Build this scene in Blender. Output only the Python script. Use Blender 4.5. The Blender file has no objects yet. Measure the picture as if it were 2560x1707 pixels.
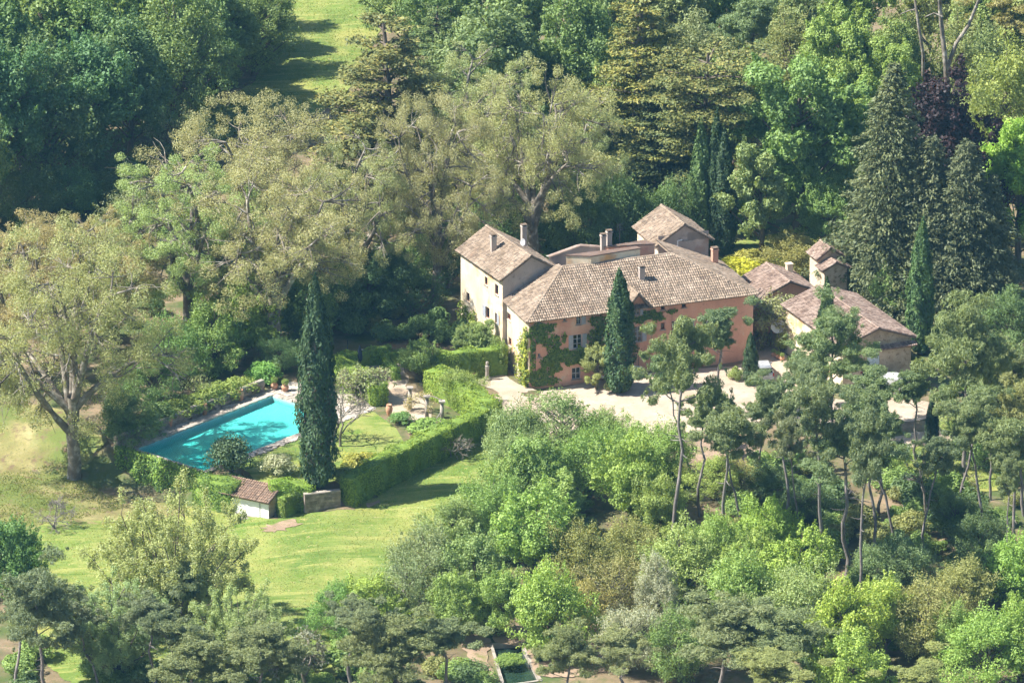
import bpy, bmesh, math, random
import numpy as np
from mathutils import Vector, Matrix
from mathutils.geometry import delaunay_2d_cdt

S = bpy.context.scene
COL = S.collection
R = math.radians
# ------------------------------------------------------------------ camera
DIST, PITCH = 700.0, R(20.0)
CAM = np.array([0.0, -DIST * math.cos(PITCH), DIST * math.sin(PITCH)])
HALFW = 52.03                       # half the width of the view at the origin, metres
cam_d = bpy.data.cameras.new('camera'); cam = bpy.data.objects.new('camera', cam_d); COL.objects.link(cam)
cam.location = CAM
cam.rotation_euler = (R(90) - PITCH, 0, 0)
cam_d.sensor_width = 36.0; cam_d.lens = 18.0 / (HALFW / DIST)
cam_d.clip_start = 5.0; cam_d.clip_end = 3000.0
S.camera = cam
# ------------------------------------------------------------------ sky, sun, exposure
SUN_AZ = R(7.0)                     # direction the shadows run, from +X towards +Y
SUN_EL = R(51.0)
w = bpy.data.worlds.new('World'); S.world = w; w.use_nodes = True
nt = w.node_tree; nt.nodes.clear()
sk = nt.nodes.new('ShaderNodeTexSky'); sk.sky_type = 'NISHITA'; sk.sun_disc = False
to_sun = Vector((-math.cos(SUN_AZ) * math.cos(SUN_EL), -math.sin(SUN_AZ) * math.cos(SUN_EL), math.sin(SUN_EL)))
sk.sun_elevation = SUN_EL; sk.sun_rotation = math.atan2(to_sun.x, to_sun.y)
bg = nt.nodes.new('ShaderNodeBackground'); bg.inputs[1].default_value = 0.075
ow = nt.nodes.new('ShaderNodeOutputWorld')
nt.links.new(sk.outputs[0], bg.inputs[0]); nt.links.new(bg.outputs[0], ow.inputs[0])
sd = bpy.data.lights.new('sun', 'SUN'); sd.energy = 5.0; sd.angle = R(0.53); sd.color = (1.0, 0.96, 0.885)
so = bpy.data.objects.new('sun', sd); COL.objects.link(so)
so.rotation_euler = to_sun.to_track_quat('Z', 'Y').to_euler(); so.location = (-200, 0, 200)
S.view_settings.view_transform = 'Standard'; S.view_settings.look = 'None'
S.view_settings.exposure = 1.18; S.view_settings.gamma = 1.0; S.view_settings.use_curve_mapping = False
S.cycles.max_bounces = 4; S.cycles.diffuse_bounces = 2; S.cycles.glossy_bounces = 2; S.cycles.transmission_bounces = 3
S.cycles.transparent_max_bounces = 6; S.cycles.volume_bounces = 0
S.cycles.use_denoising = True
S.cycles.use_adaptive_sampling = True; S.cycles.adaptive_threshold = 0.035; S.cycles.adaptive_min_samples = 20
S.cycles.sample_clamp_indirect = 6.0
HAZE_DENSITY = 0.000075

# ------------------------------------------------------------------ picking points of the place
def ray(px, py):
    a = (px - 1280.0) / 1280.0 * HALFW / DIST
    b = -(py - 853.5) / 1280.0 * HALFW / DIST
    f = np.array([0, math.cos(PITCH), -math.sin(PITCH)]); up = np.array([0, math.sin(PITCH), math.cos(PITCH)])
    d = f + a * np.array([1.0, 0, 0]) + b * up
    return d / np.linalg.norm(d)
def gz(px, py, z=0.0):
    d = ray(px, py); t = (z - CAM[2]) / d[2]
    p = CAM + d * t
    return np.array([p[0], p[1], z])
def pxof(p):
    q = np.array(p) - CAM
    f = np.array([0, math.cos(PITCH), -math.sin(PITCH)]); up = np.array([0, math.sin(PITCH), math.cos(PITCH)])
    k = q @ f; c = 1280.0 * DIST / HALFW
    return 1280 + q[0] / k * c, 853.5 - (q @ up) / k * c

# ---- terrain: the house and pool stand on a terrace, the lawn in front lies lower to the left
LINE = [(gz(1262, 1010), 0.0), (gz(1130, 1075), 0.35), (gz(850, 1222), 1.5), (gz(600, 1212), 2.3),
        (gz(520, 1182), 2.7), (gz(352, 1122), 3.0), (gz(100, 1060), 2.4), (gz(-500, 900), 0.3)]
LP = np.array([l[0][:2] for l in LINE]); LD = np.array([l[1] for l in LINE])
LWID = np.array([1.0, 1.0, 1.0, 1.0, 1.0, 2.5, 7.0, 9.0])
def terrain_v(xy):
    xy = np.atleast_2d(np.asarray(xy, float))
    best = np.full(len(xy), 1e9); dep = np.zeros(len(xy)); side = np.ones(len(xy)); wid = np.ones(len(xy))
    for i in range(len(LP) - 1):
        a, b = LP[i], LP[i + 1]; e = b - a
        t = np.clip(((xy - a) @ e) / (e @ e), 0, 1)
        q = a + t[:, None] * e
        d = np.hypot(*(xy - q).T)
        cr = e[0] * (xy[:, 1] - a[1]) - e[1] * (xy[:, 0] - a[0])
        m = d < best - 1e-6
        best[m] = d[m]; dep[m] = (LD[i] + t * (LD[i + 1] - LD[i]))[m]; side[m] = np.sign(cr)[m]
        wid[m] = (LWID[i] + t * (LWID[i + 1] - LWID[i]))[m]
    s = np.where(side > 0, np.clip(best / wid, 0, 1), 0.0); s = s * s * (3 - 2 * s)
    z = -dep * s
    x, y = xy[:, 0], xy[:, 1]
    far = np.clip((np.hypot((x + 2) / 34, (y + 14) / 36) - 1.0) * 2.0, 0, 1)
    und = 0.30 * np.sin(x * 0.13 + 1.3) * np.sin(y * 0.11 + 0.4) + 0.18 * np.sin(x * 0.31 + y * 0.23)
    low = np.where(side > 0, s, 0.0)
    z = z + und * np.maximum(far, low * np.clip(best / 6, 0, 1) * 0.8)
    return z
def terrain(x, y): return float(terrain_v([(x, y)])[0])
def gp(px, py, dz=0.0):
    z = 0.0
    for _ in range(8):
        p = gz(px, py, z); z = 0.5 * z + 0.5 * terrain(p[0], p[1])
    p = gz(px, py, z)
    return np.array([p[0], p[1], z + dz])

# ------------------------------------------------------------------ scene graph helpers
def tag(o, label=None, cat=None, group=None, kind=None):
    if label: o['label'] = label
    if cat: o['category'] = cat
    if group: o['group'] = group
    if kind: o['kind'] = kind
    return o
def empty(name, loc=(0, 0, 0), rz=0.0):
    o = bpy.data.objects.new(name, None); COL.objects.link(o)
    o.location = tuple(loc); o.rotation_euler = (0, 0, rz); o.empty_display_size = 0.3
    return o
def link(name, me, parent=None, loc=None, rz=None):
    o = bpy.data.objects.new(name, me); COL.objects.link(o)
    if parent: o.parent = parent
    if loc is not None: o.location = tuple(loc)
    if rz is not None: o.rotation_euler = (0, 0, rz)
    return o
class MB:
    """collects verts and faces of ONE mesh"""
    def __init__(s): s.v = []; s.f = []; s.val = []
    def add(s, vs, fs, val=None):
        n = len(s.v); s.v.extend([tuple(map(float, q)) for q in vs]); s.f.extend([tuple(i + n for i in q) for q in fs])
        if val is not None: s.val.extend([val] * len(vs))
        return s
    def box(s, x0, x1, y0, y1, z0, z1, val=None):
        return s.add([(x0, y0, z0), (x1, y0, z0), (x1, y1, z0), (x0, y1, z0), (x0, y0, z1), (x1, y0, z1), (x1, y1, z1), (x0, y1, z1)],
                     [(0, 3, 2, 1), (4, 5, 6, 7), (0, 1, 5, 4), (1, 2, 6, 5), (2, 3, 7, 6), (3, 0, 4, 7)], val)
    def prism(s, poly, z0, z1, val=None):
        n = len(poly)
        a = sum(poly[i][0] * poly[(i + 1) % n][1] - poly[(i + 1) % n][0] * poly[i][1] for i in range(n))
        if a < 0: poly = poly[::-1]
        return s.add([(p[0], p[1], z0) for p in poly] + [(p[0], p[1], z1) for p in poly],
                     [tuple(range(n))[::-1], tuple(range(n, 2 * n))] + [(i, (i + 1) % n, (i + 1) % n + n, i + n) for i in range(n)], val)
    def tube(s, pts, rad, n=6, cap=True, val=None):
        pts = [np.array(p, float) for p in pts]; vs = []; fs = []
        for i, p in enumerate(pts):
            d = pts[min(i + 1, len(pts) - 1)] - pts[max(i - 1, 0)]; d = d / (np.linalg.norm(d) + 1e-9)
            a = np.cross(d, (0.31, 0.94, 0.11) if abs(d[2]) > 0.8 else (0, 0, 1.0)); a /= np.linalg.norm(a) + 1e-9; b = np.cross(d, a)
            r = rad[i] if hasattr(rad, '__len__') else rad
            for k in range(n):
                t = 2 * math.pi * k / n; vs.append(p + (a * math.cos(t) + b * math.sin(t)) * r)
        for i in range(len(pts) - 1):
            for k in range(n):
                fs.append((i * n + k, i * n + (k + 1) % n, (i + 1) * n + (k + 1) % n, (i + 1) * n + k))
        if cap:
            fs.append(tuple(range(n))[::-1]); fs.append(tuple(range((len(pts) - 1) * n, len(pts) * n)))
        return s.add(vs, fs, val)
    def lathe(s, prof, n=14, c=(0, 0, 0), val=None):
        vs = []; fs = []
        for r, z in prof:
            for k in range(n):
                t = 2 * math.pi * k / n; vs.append((c[0] + r * math.cos(t), c[1] + r * math.sin(t), c[2] + z))
        for i in range(len(prof) - 1):
            for k in range(n): fs.append((i * n + k, i * n + (k + 1) % n, (i + 1) * n + (k + 1) % n, (i + 1) * n + k))
        fs.append(tuple(range(n))[::-1]); fs.append(tuple(range((len(prof) - 1) * n, len(prof) * n)))
        return s.add(vs, fs, val)
    def mesh(s, name, mat, smooth=False):
        me = bpy.data.meshes.new(name); me.from_pydata(s.v, [], s.f)
        if mat: me.materials.append(mat)
        if s.val and len(s.val) == len(s.v):
            at = me.attributes.new('lv', 'FLOAT', 'POINT'); at.data.foreach_set('value', np.array(s.val, dtype=np.float32))
        if smooth: me.polygons.foreach_set('use_smooth', [True] * len(me.polygons))
        me.update(); return me
    def build(s, name, mat, parent=None, smooth=False, loc=None, rz=None):
        return link(name, s.mesh(name, mat, smooth), parent, loc, rz)

def np_mesh(name, verts, faces, mat, val=None, smooth=False):
    """verts (N,3), faces (M,k) numpy"""
    me = bpy.data.meshes.new(name); k = faces.shape[1]
    me.vertices.add(len(verts)); me.vertices.foreach_set('co', verts.astype(np.float32).ravel())
    me.loops.add(faces.size); me.loops.foreach_set('vertex_index', faces.astype(np.int32).ravel())
    me.polygons.add(len(faces)); me.polygons.foreach_set('loop_start', np.arange(0, faces.size, k, dtype=np.int32))
    try: me.polygons.foreach_set('loop_total', np.full(len(faces), k, dtype=np.int32))
    except Exception: pass
    if mat: me.materials.append(mat)
    if val is not None:
        at = me.attributes.new('lv', 'FLOAT', 'POINT'); at.data.foreach_set('value', val.astype(np.float32))
    me.update(calc_edges=True); me.validate()
    if smooth: me.polygons.foreach_set('use_smooth', [True] * len(me.polygons))
    return me

# ------------------------------------------------------------------ materials
MATS = {}
def nodes_of(name):
    m = bpy.data.materials.new(name); m.use_nodes = True; t = m.node_tree; t.nodes.clear()
    out = t.nodes.new('ShaderNodeOutputMaterial'); MATS[name] = m
    return m, t, out
def N(t, kind, **kw):
    n = t.nodes.new(kind)
    for k, v in kw.items(): setattr(n, k, v)
    return n
def ramp(t, src, stops):
    r = N(t, 'ShaderNodeValToRGB'); e = r.color_ramp.elements
    while len(e) > 1: e.remove(e[-1])
    e[0].position = stops[0][0]; e[0].color = (*stops[0][1], 1)
    for p, c in stops[1:]:
        q = e.new(p); q.color = (*c, 1)
    t.links.new(src, r.inputs[0]); return r.outputs[0]
def noise(t, vec, scale, detail=4, rough=0.55, stretch=None):
    if stretch:
        mp = N(t, 'ShaderNodeMapping'); mp.inputs['Scale'].default_value = stretch; t.links.new(vec, mp.inputs[0]); vec = mp.outputs[0]
    n = N(t, 'ShaderNodeTexNoise'); n.inputs['Scale'].default_value = scale; n.inputs['Detail'].default_value = detail
    n.inputs['Roughness'].default_value = rough; t.links.new(vec, n.inputs[0]); return n.outputs[0]
def mixc(t, f, a, b, mode='MIX'):
    m = N(t, 'ShaderNodeMix', data_type='RGBA', blend_type=mode)
    for s_, v in ((m.inputs[0], f), (m.inputs[6], a), (m.inputs[7], b)):
        if hasattr(v, 'links') or hasattr(v, 'is_linked'): t.links.new(v, s_)
        elif isinstance(v, (int, float)): s_.default_value = v
        else: s_.default_value = (*v, 1)
    return m.outputs[2]
def bump(t, h, strength, dist=0.05):
    b = N(t, 'ShaderNodeBump'); b.inputs['Strength'].default_value = strength; b.inputs['Distance'].default_value = dist
    t.links.new(h, b.inputs['Height']); return b.outputs[0]
def surf(name, stops, scale=1.0, detail=6, rough=0.9, spec=0.2, bumps=0.3, bscale=None, second=None, stretch=None, coord='Object', bdist=0.05, vary=None):
    """noise-coloured rough surface; second=(scale, lo, hi, colour) overlays patches; vary=amount driven by the per-piece value"""
    m, t, out = nodes_of(name)
    tc = N(t, 'ShaderNodeTexCoord'); v = tc.outputs['Object']
    if coord == 'World':
        g = N(t, 'ShaderNodeNewGeometry'); v = g.outputs['Position']
    c = ramp(t, noise(t, v, scale, detail, 0.6, stretch), stops)
    if second:
        for sc, lo, hi, colr, *st in second:
            v2 = v
            if st:
                mp = N(t, 'ShaderNodeMapping'); mp.inputs['Rotation'].default_value = (0, 0, st[0][0]); mp.inputs['Scale'].default_value = (st[0][1], 1, 1); t.links.new(v, mp.inputs[0]); v2 = mp.outputs[0]
            f = ramp(t, noise(t, v2, sc, 5, 0.6), [(lo, (0, 0, 0)), (hi, (1, 1, 1))])
            c = mixc(t, f, c, colr)
    if vary:
        a = N(t, 'ShaderNodeAttribute', attribute_name='lv')
        f = ramp(t, a.outputs['Fac'], vary)
        c = mixc(t, 1.0, c, f, 'MULTIPLY')
    p = N(t, 'ShaderNodeBsdfPrincipled'); t.links.new(c, p.inputs['Base Color'])
    p.inputs['Roughness'].default_value = rough; p.inputs['Specular IOR Level'].default_value = spec
    if bumps:
        t.links.new(bump(t, noise(t, v, bscale or scale * 4, 5, 0.6), bumps, bdist), p.inputs['Normal'])
    t.links.new(p.outputs[0], out.inputs[0]); return m
def plain(name, col, rough=0.5, metal=0.0, spec=0.5, var=0.08):
    m, t, out = nodes_of(name)
    tc = N(t, 'ShaderNodeTexCoord'); n = noise(t, tc.outputs['Object'], 3.0)
    lo = tuple(c * (1 - var) for c in col); hi = tuple(min(1, c * (1 + var)) for c in col)
    c = ramp(t, n, [(0.3, lo), (0.7, hi)])
    p = N(t, 'ShaderNodeBsdfPrincipled'); t.links.new(c, p.inputs['Base Color'])
    p.inputs['Roughness'].default_value = rough; p.inputs['Metallic'].default_value = metal; p.inputs['Specular IOR Level'].default_value = spec
    t.links.new(p.outputs[0], out.inputs[0]); return m
def leafmat(name, lo, mid, hi, trans=0.35, gloss=0.025, own=None):
    """foliage: colour varies leaf by leaf, tinted by the object's own colour"""
    m, t, out = nodes_of(name)
    a = N(t, 'ShaderNodeAttribute', attribute_name='lv')
    c = ramp(t, a.outputs['Fac'], [(0.0, lo), (0.5, mid), (1.0, hi)])
    oi = N(t, 'ShaderNodeObjectInfo')
    c = mixc(t, 1.0, c, oi.outputs['Color'], 'MULTIPLY')
    d = N(t, 'ShaderNodeBsdfDiffuse'); tr = N(t, 'ShaderNodeBsdfTranslucent'); g = N(t, 'ShaderNodeBsdfGlossy')
    g.inputs['Roughness'].default_value = 0.6; g.inputs['Color'].default_value = (0.9, 0.95, 1, 1)
    t.links.new(c, d.inputs[0])
    t.links.new(mixc(t, 1.0, c, (1.25, 1.15, 0.6), 'MULTIPLY'), tr.inputs[0])
    m1 = N(t, 'ShaderNodeMixShader'); m1.inputs[0].default_value = trans
    t.links.new(d.outputs[0], m1.inputs[1]); t.links.new(tr.outputs[0], m1.inputs[2])
    m2 = N(t, 'ShaderNodeMixShader'); m2.inputs[0].default_value = gloss
    t.links.new(m1.outputs[0], m2.inputs[1]); t.links.new(g.outputs[0], m2.inputs[2])
    t.links.new(m2.outputs[0], out.inputs[0]); return m

M_ground = surf('earth', [(0.3, (0.10, 0.085, 0.045)), (0.5, (0.19, 0.145, 0.085)), (0.7, (0.30, 0.215, 0.14))], 0.35, 8, bumps=0.6, bscale=2.5,
                second=[(0.16, 0.46, 0.6, (0.085, 0.115, 0.035)), (1.7, 0.55, 0.7, (0.12, 0.13, 0.05))], coord='World', bdist=0.15)
M_lawn = surf('grass', [(0.28, (0.09, 0.155, 0.028)), (0.5, (0.165, 0.225, 0.048)), (0.72, (0.265, 0.285, 0.085))], 0.22, 10, bumps=0.8, bscale=3.0,
              second=[(0.08, 0.50, 0.64, (0.29, 0.285, 0.08)), (0.25, 0.55, 0.66, (0.115, 0.19, 0.03)), (0.9, 0.60, 0.72, (0.33, 0.31, 0.11)), (3.0, 0.56, 0.7, (0.12, 0.17, 0.03)), (7.0, 0.58, 0.70, (0.27, 0.29, 0.08)), (1.1, 0.52, 0.66, (0.28, 0.29, 0.085), (-0.75, 0.10)), (0.7, 0.56, 0.68, (0.11, 0.175, 0.03), (-0.6, 0.12)), (2.2, 0.62, 0.70, (0.36, 0.31, 0.14))], coord='World', bdist=0.10, stretch=(1.0, 0.45, 1.0))
M_gravel = surf('gravel', [(0.3, (0.36, 0.285, 0.21)), (0.55, (0.45, 0.37, 0.285)), (0.75, (0.52, 0.44, 0.35))], 0.5, 9, bumps=0.35, bscale=9,
                second=[(0.22, 0.52, 0.70, (0.40, 0.30, 0.21)), (0.7, 0.6, 0.7, (0.34, 0.27, 0.19)), (2.5, 0.58, 0.72, (0.33, 0.25, 0.18))], coord='World', bdist=0.04)
M_dirt = surf('bare_earth', [(0.3, (0.24, 0.17, 0.115)), (0.6, (0.36, 0.26, 0.185)), (0.8, (0.46, 0.355, 0.27))], 0.7, 8, bumps=0.5, bscale=6,
              second=[(1.4, 0.55, 0.68, (0.18, 0.15, 0.07)), (0.5, 0.56, 0.68, (0.17, 0.17, 0.06))], coord='World', bdist=0.06)
M_dry = surf('dry_grass', [(0.28, (0.15, 0.135, 0.05)), (0.5, (0.24, 0.215, 0.085)), (0.72, (0.36, 0.31, 0.15))], 0.35, 10, bumps=0.8, bscale=3.0, second=[(0.12, 0.46, 0.60, (0.13, 0.165, 0.04)), (0.8, 0.55, 0.68, (0.17, 0.12, 0.07)), (3.0, 0.56, 0.7, (0.12, 0.13, 0.04))], coord='World', bdist=0.1)
M_stone = surf('limestone', [(0.3, (0.36, 0.31, 0.26)), (0.55, (0.52, 0.46, 0.39)), (0.75, (0.62, 0.56, 0.48))], 1.6, 8, bumps=0.5, bscale=9,
               second=[(0.9, 0.56, 0.7, (0.28, 0.25, 0.21))], coord='World', vary=[(0, (0.72, 0.72, 0.72)), (1, (1.12, 1.1, 1.08))], bdist=0.03)
M_rubble = surf('rubble_stone', [(0.3, (0.22, 0.18, 0.15)), (0.55, (0.36, 0.30, 0.25)), (0.75, (0.50, 0.42, 0.35))], 2.2, 8, bumps=0.9, bscale=5,
                coord='World', vary=[(0, (0.6, 0.6, 0.6)), (1, (1.15, 1.12, 1.08))], bdist=0.05)
M_terra = plain('terracotta', (0.52, 0.27, 0.16), 0.8, var=0.2)
M_white = plain('white_paint', (0.78, 0.78, 0.76), 0.5, var=0.04)
M_dark = plain('dark_metal', (0.03, 0.032, 0.035), 0.5)
M_darkcloth = plain('dark_canvas', (0.02, 0.03, 0.055), 0.9)
M_bark = surf('bark', [(0.3, (0.10, 0.08, 0.062)), (0.6, (0.19, 0.155, 0.12)), (0.8, (0.27, 0.235, 0.195))], 2.0, 6, bumps=0.9, bscale=6, stretch=(1, 1, 0.25))
M_palebark = surf('plane_bark', [(0.3, (0.13, 0.105, 0.08)), (0.52, (0.22, 0.19, 0.15)), (0.70, (0.50, 0.46, 0.39))], 1.3, 5, bumps=0.5, bscale=5)
M_greybark = surf('pine_bark', [(0.3, (0.13, 0.11, 0.10)), (0.55, (0.24, 0.21, 0.19)), (0.75, (0.38, 0.34, 0.31))], 1.6, 6, bumps=0.9, bscale=6, stretch=(1, 1, 0.4))
# ================================================================== the ground and its sheets
rng = np.random.default_rng(7)
def inside(poly, pts):
    poly = np.asarray(poly)[:, :2]; pts = np.atleast_2d(pts); x, y = pts[:, 0], pts[:, 1]; c = np.zeros(len(pts), bool); j = len(poly) - 1
    for i in range(len(poly)):
        xi, yi = poly[i]; xj, yj = poly[j]
        with np.errstate(divide='ignore', invalid='ignore'):
            m = ((yi > y) != (yj > y)) & (x < (xj - xi) * (y - yi) / (yj - yi + 1e-12) + xi)
        c ^= m; j = i
    return c
def smooth_poly(P, step=0.7, jit=0.12, r=rng):
    P = np.asarray(P)[:, :2]; n = len(P); out = []
    for i in range(n):
        p0, p1, p2, p3 = P[i - 1], P[i], P[(i + 1) % n], P[(i + 2) % n]
        k = max(2, int(np.linalg.norm(p2 - p1) / step))
        for t in np.arange(k) / k:
            out.append(0.5 * (2 * p1 + (p2 - p0) * t + (2 * p0 - 5 * p1 + 4 * p2 - p3) * t * t + (3 * p1 - p0 - 3 * p2 + p3) * t ** 3))
    out = np.array(out); return out + r.normal(0, jit, out.shape)
# ---- pool frame
PC1 = gz(680, 990)[:2]; PA = np.array([-0.652, -0.758]); PA /= np.linalg.norm(PA); PB = np.array([-PA[1], PA[0]])
PL, PW = 19.6, 9.1
def pool(s, t): return PC1 + PA * s + PB * t
HOLE = [pool(-0.3, -0.3), pool(PL + 0.3, -0.3), pool(PL + 0.3, PW + 0.3), pool(-0.3, PW + 0.3)]
# ---- pond at the bottom of the picture
PONDC = [gp(1232, 1612)[:2], gp(1300, 1607)[:2], gp(1348, 1700)[:2], gp(1262, 1716)[:2]]
def ground_mesh():
    xs = np.concatenate([np.linspace(-420, -70, 14), np.arange(-64, 66, 1.6), np.linspace(72, 420, 14)])
    ys = np.concatenate([np.linspace(-720, -130, 16), np.arange(-122, 140, 1.6), np.linspace(148, 480, 14)])
    X, Y = np.meshgrid(xs, ys); pts = np.stack([X.ravel(), Y.ravel()], 1)
    for h in (HOLE, PONDC):
        c = np.mean(h, 0); big = [c + (np.array(q) - c) * 1.06 for q in h]
        pts = pts[~inside(big, pts)]
    n = len(pts); vs = [Vector(p) for p in pts]; ed = []
    for h in (HOLE, PONDC):
        b = len(vs); k = 0
        for i in range(4):
            for q in np.linspace(0, 1, 9)[:-1]:
                vs.append(Vector(np.array(h[i]) * (1 - q) + np.array(h[(i + 1) % 4]) * q)); k += 1
        ed += [(b + i, b + (i + 1) % k) for i in range(k)]
    v, e, f, *_ = delaunay_2d_cdt(vs, ed, [], 0, 1e-4)
    v = np.array([(q.x, q.y) for q in v]); f = np.array([q for q in f if len(q) == 3])
    cen = v[f].mean(1); keep = ~(inside(HOLE, cen) | inside(PONDC, cen)); f = f[keep]
    z = terrain_v(v)
    return np_mesh('ground', np.column_stack([v, z]), f, M_ground, smooth=True)
ground = tag(link('ground', ground_mesh()), 'brown earth with leaf litter and weeds under the trees', kind='structure')
def sheet(name, pts, mat, off=0.06, res=0.8, smooth=True, label=None, px=True, holes=(), jit=0.12, parent=None):
    P = np.array([gp(*q)[:2] for q in pts]) if px else np.array(pts)
    B = smooth_poly(P, res, jit) if smooth else P
    if not smooth:
        o = []
        for i in range(len(B)):
            a, b = B[i], B[(i + 1) % len(B)]; k = max(1, int(np.linalg.norm(b - a) / res))
            o += [a + (b - a) * q for q in np.arange(k) / k]
        B = np.array(o)
    lo, hi = B.min(0), B.max(0)
    X, Y = np.meshgrid(np.arange(lo[0], hi[0], res), np.arange(lo[1], hi[1], res)); g = np.stack([X.ravel(), Y.ravel()], 1)
    g = g[inside(B, g)]
    for h in holes: g = g[~inside(h, g)]
    vs = [Vector(q) for q in B] + [Vector(q) for q in g]; n = len(B); ed = [(i, (i + 1) % n) for i in range(n)]
    for h in holes:
        b = len(vs); k = len(h)
        vs += [Vector(q) for q in h]; ed += [(b + i, b + (i + 1) % k) for i in range(k)]
    v, e, f, *_ = delaunay_2d_cdt(vs, ed, [], 0, 1e-4)
    v = np.array([(q.x, q.y) for q in v]); f = np.array([q for q in f if len(q) == 3])
    cen = v[f].mean(1); k = inside(B, cen)
    for h in holes: k &= ~inside(h, cen)
    f = f[k]; a = v[f]
    cr = (a[:, 1, 0] - a[:, 0, 0]) * (a[:, 2, 1] - a[:, 0, 1]) - (a[:, 1, 1] - a[:, 0, 1]) * (a[:, 2, 0] - a[:, 0, 0])
    f[cr < 0] = f[cr < 0][:, ::-1]
    o = link(name, np_mesh(name, np.column_stack([v, terrain_v(v) + off]), f, mat, smooth=True), parent)
    if not parent: tag(o, label, kind='structure')
    return o
sheet('lawn', [(20, 1372), (120, 1308), (300, 1300), (450, 1275), (560, 1272), (610, 1290), (690, 1296), (760, 1280), (845, 1274), (960, 1205), (1100, 1125),
               (1180, 1080), (1232, 1062), (1275, 1100), (1310, 1200), (1300, 1400), (1000, 1650), (600, 1735), (200, 1715), (60, 1560), (10, 1450)],
      M_lawn, label='sunlit sloping lawn below the pool terrace')
sheet('lawn', [(655, -90), (1080, -90), (960, 60), (900, 190), (820, 270), (700, 310), (560, 350), (430, 440), (330, 560), (240, 600), (230, 520), (400, 385), (530, 265), (655, 165)],
      M_lawn, label='yellow green meadow between the wood and the cedars', res=1.2)
sheet('lawn', [(1790, 640), (1900, 590), (2100, 575), (2160, 620), (2110, 690), (1960, 700), (1830, 700)], M_lawn, label='small lawn behind the outbuildings', res=1.0)
sheet('lawn', [(2180, 1130), (2300, 1105), (2450, 1100), (2560, 1120), (2600, 1190), (2470, 1230), (2330, 1220), (2200, 1200)], M_lawn, label='grass clearing behind the right hand pines', res=1.0)
sheet('lawn', [(-120, 1020), (40, 1010), (180, 1030), (260, 1090), (230, 1150), (100, 1162), (-20, 1180), (-120, 1200)], M_dry, label='pale dry grass behind the left plane tree', res=1.0)
sheet('lawn', [(-80, 1190), (60, 1170), (150, 1150), (260, 1230), (420, 1262), (540, 1268), (420, 1296), (200, 1312), (60, 1345), (-80, 1370)], M_dry, label='dry grass around the foot of the left plane tree', res=1.0)
TERR = [pool(-1.0, PW + 1.1), pool(8, PW + 1.15), pool(16.5, PW + 1.0), pool(17.0, PW + 3.4), gz(640, 1205)[:2], gz(720, 1218)[:2], gz(800, 1218)[:2], gz(960, 1148)[:2], gz(1010, 1105)[:2], gz(990, 1070)[:2], gz(935, 1030)[:2], gz(900, 1036)[:2]]
sheet('lawn', TERR, M_lawn, px=False, off=0.03, label='small shaded lawn between the pool and the clipped hedge', smooth=False)
sheet('gravel_drive', [(1172, 962), (1250, 938), (1330, 972), (1440, 962), (1560, 943), (1700, 925), (1870, 905), (1880, 850), (1900, 815), (1950, 800), (1965, 880), (1990, 960), (2110, 1000), (2200, 990), (2330, 1010),
                       (2300, 1050), (2100, 1060), (1900, 1065), (1750, 1080), (1600, 1085), (1500, 1080), (1420, 1075), (1330, 1090), (1262, 1085), (1248, 1040), (1246, 1000), (1235, 975)],
      M_gravel, off=0.05, label='pale gravel drive in front of the house')
sheet('track', [(2200, 1110), (2280, 1085), (2400, 1072), (2560, 1060), (2620, 1075), (2560, 1095), (2420, 1100), (2300, 1118), (2215, 1128)], M_gravel, off=0.11, label='pale track crossing the grass clearing')
sheet('garden_path', [(835, 895), (965, 880), (1022, 940), (1015, 965), (1065, 1000), (1075, 1045), (1010, 1050), (960, 1010), (960, 968), (900, 945)], M_gravel, off=0.04, label='gravel court of the clipped hedge garden')
sheet('bare_patch', [(655, 1322), (690, 1308), (735, 1300), (752, 1308), (715, 1328), (670, 1334)], M_dirt, off=0.11, res=0.35, jit=.28, label='bare stony patch in the grass before the garden gate')
sheet('bare_patch', [(915, 1262), (945, 1252), (950, 1258), (925, 1270)], M_dirt, off=0.11, res=0.4, label='narrow bare streak on the lawn in the cypress shadow')
sheet('bare_patch', [(1700, 1105), (1860, 1095), (1900, 1150), (1800, 1170), (1730, 1140)], M_dirt, off=0.05, res=1.0, label='bare slope between the drive and the pine wood')
sheet('bare_patch', [(2010, 1360), (2080, 1350), (2110, 1400), (2060, 1420), (2010, 1400)], M_dirt, off=0.06, res=0.7, label='bare earth among the pine trunks')
sheet('bare_patch', [(2250, 1310), (2340, 1310), (2370, 1340), (2280, 1350)], M_dirt, off=0.06, res=0.7, label='bare earth on the shaded side of the pine wood')
sheet('bare_patch', [(1250, 1575), (1330, 1560), (1480, 1560), (1530, 1620), (1500, 1680), (1350, 1690), (1310, 1620), (1240, 1605)], M_dirt, off=0.08, res=0.6, label='pink bare earth around the dark pond')
sheet('bare_patch', [(1150, 1590), (1230, 1600), (1215, 1640), (1240, 1700), (1210, 1700), (1170, 1640)], M_dirt, off=0.08, res=0.6, label='pale dirt edge left of the dark pond')

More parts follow.
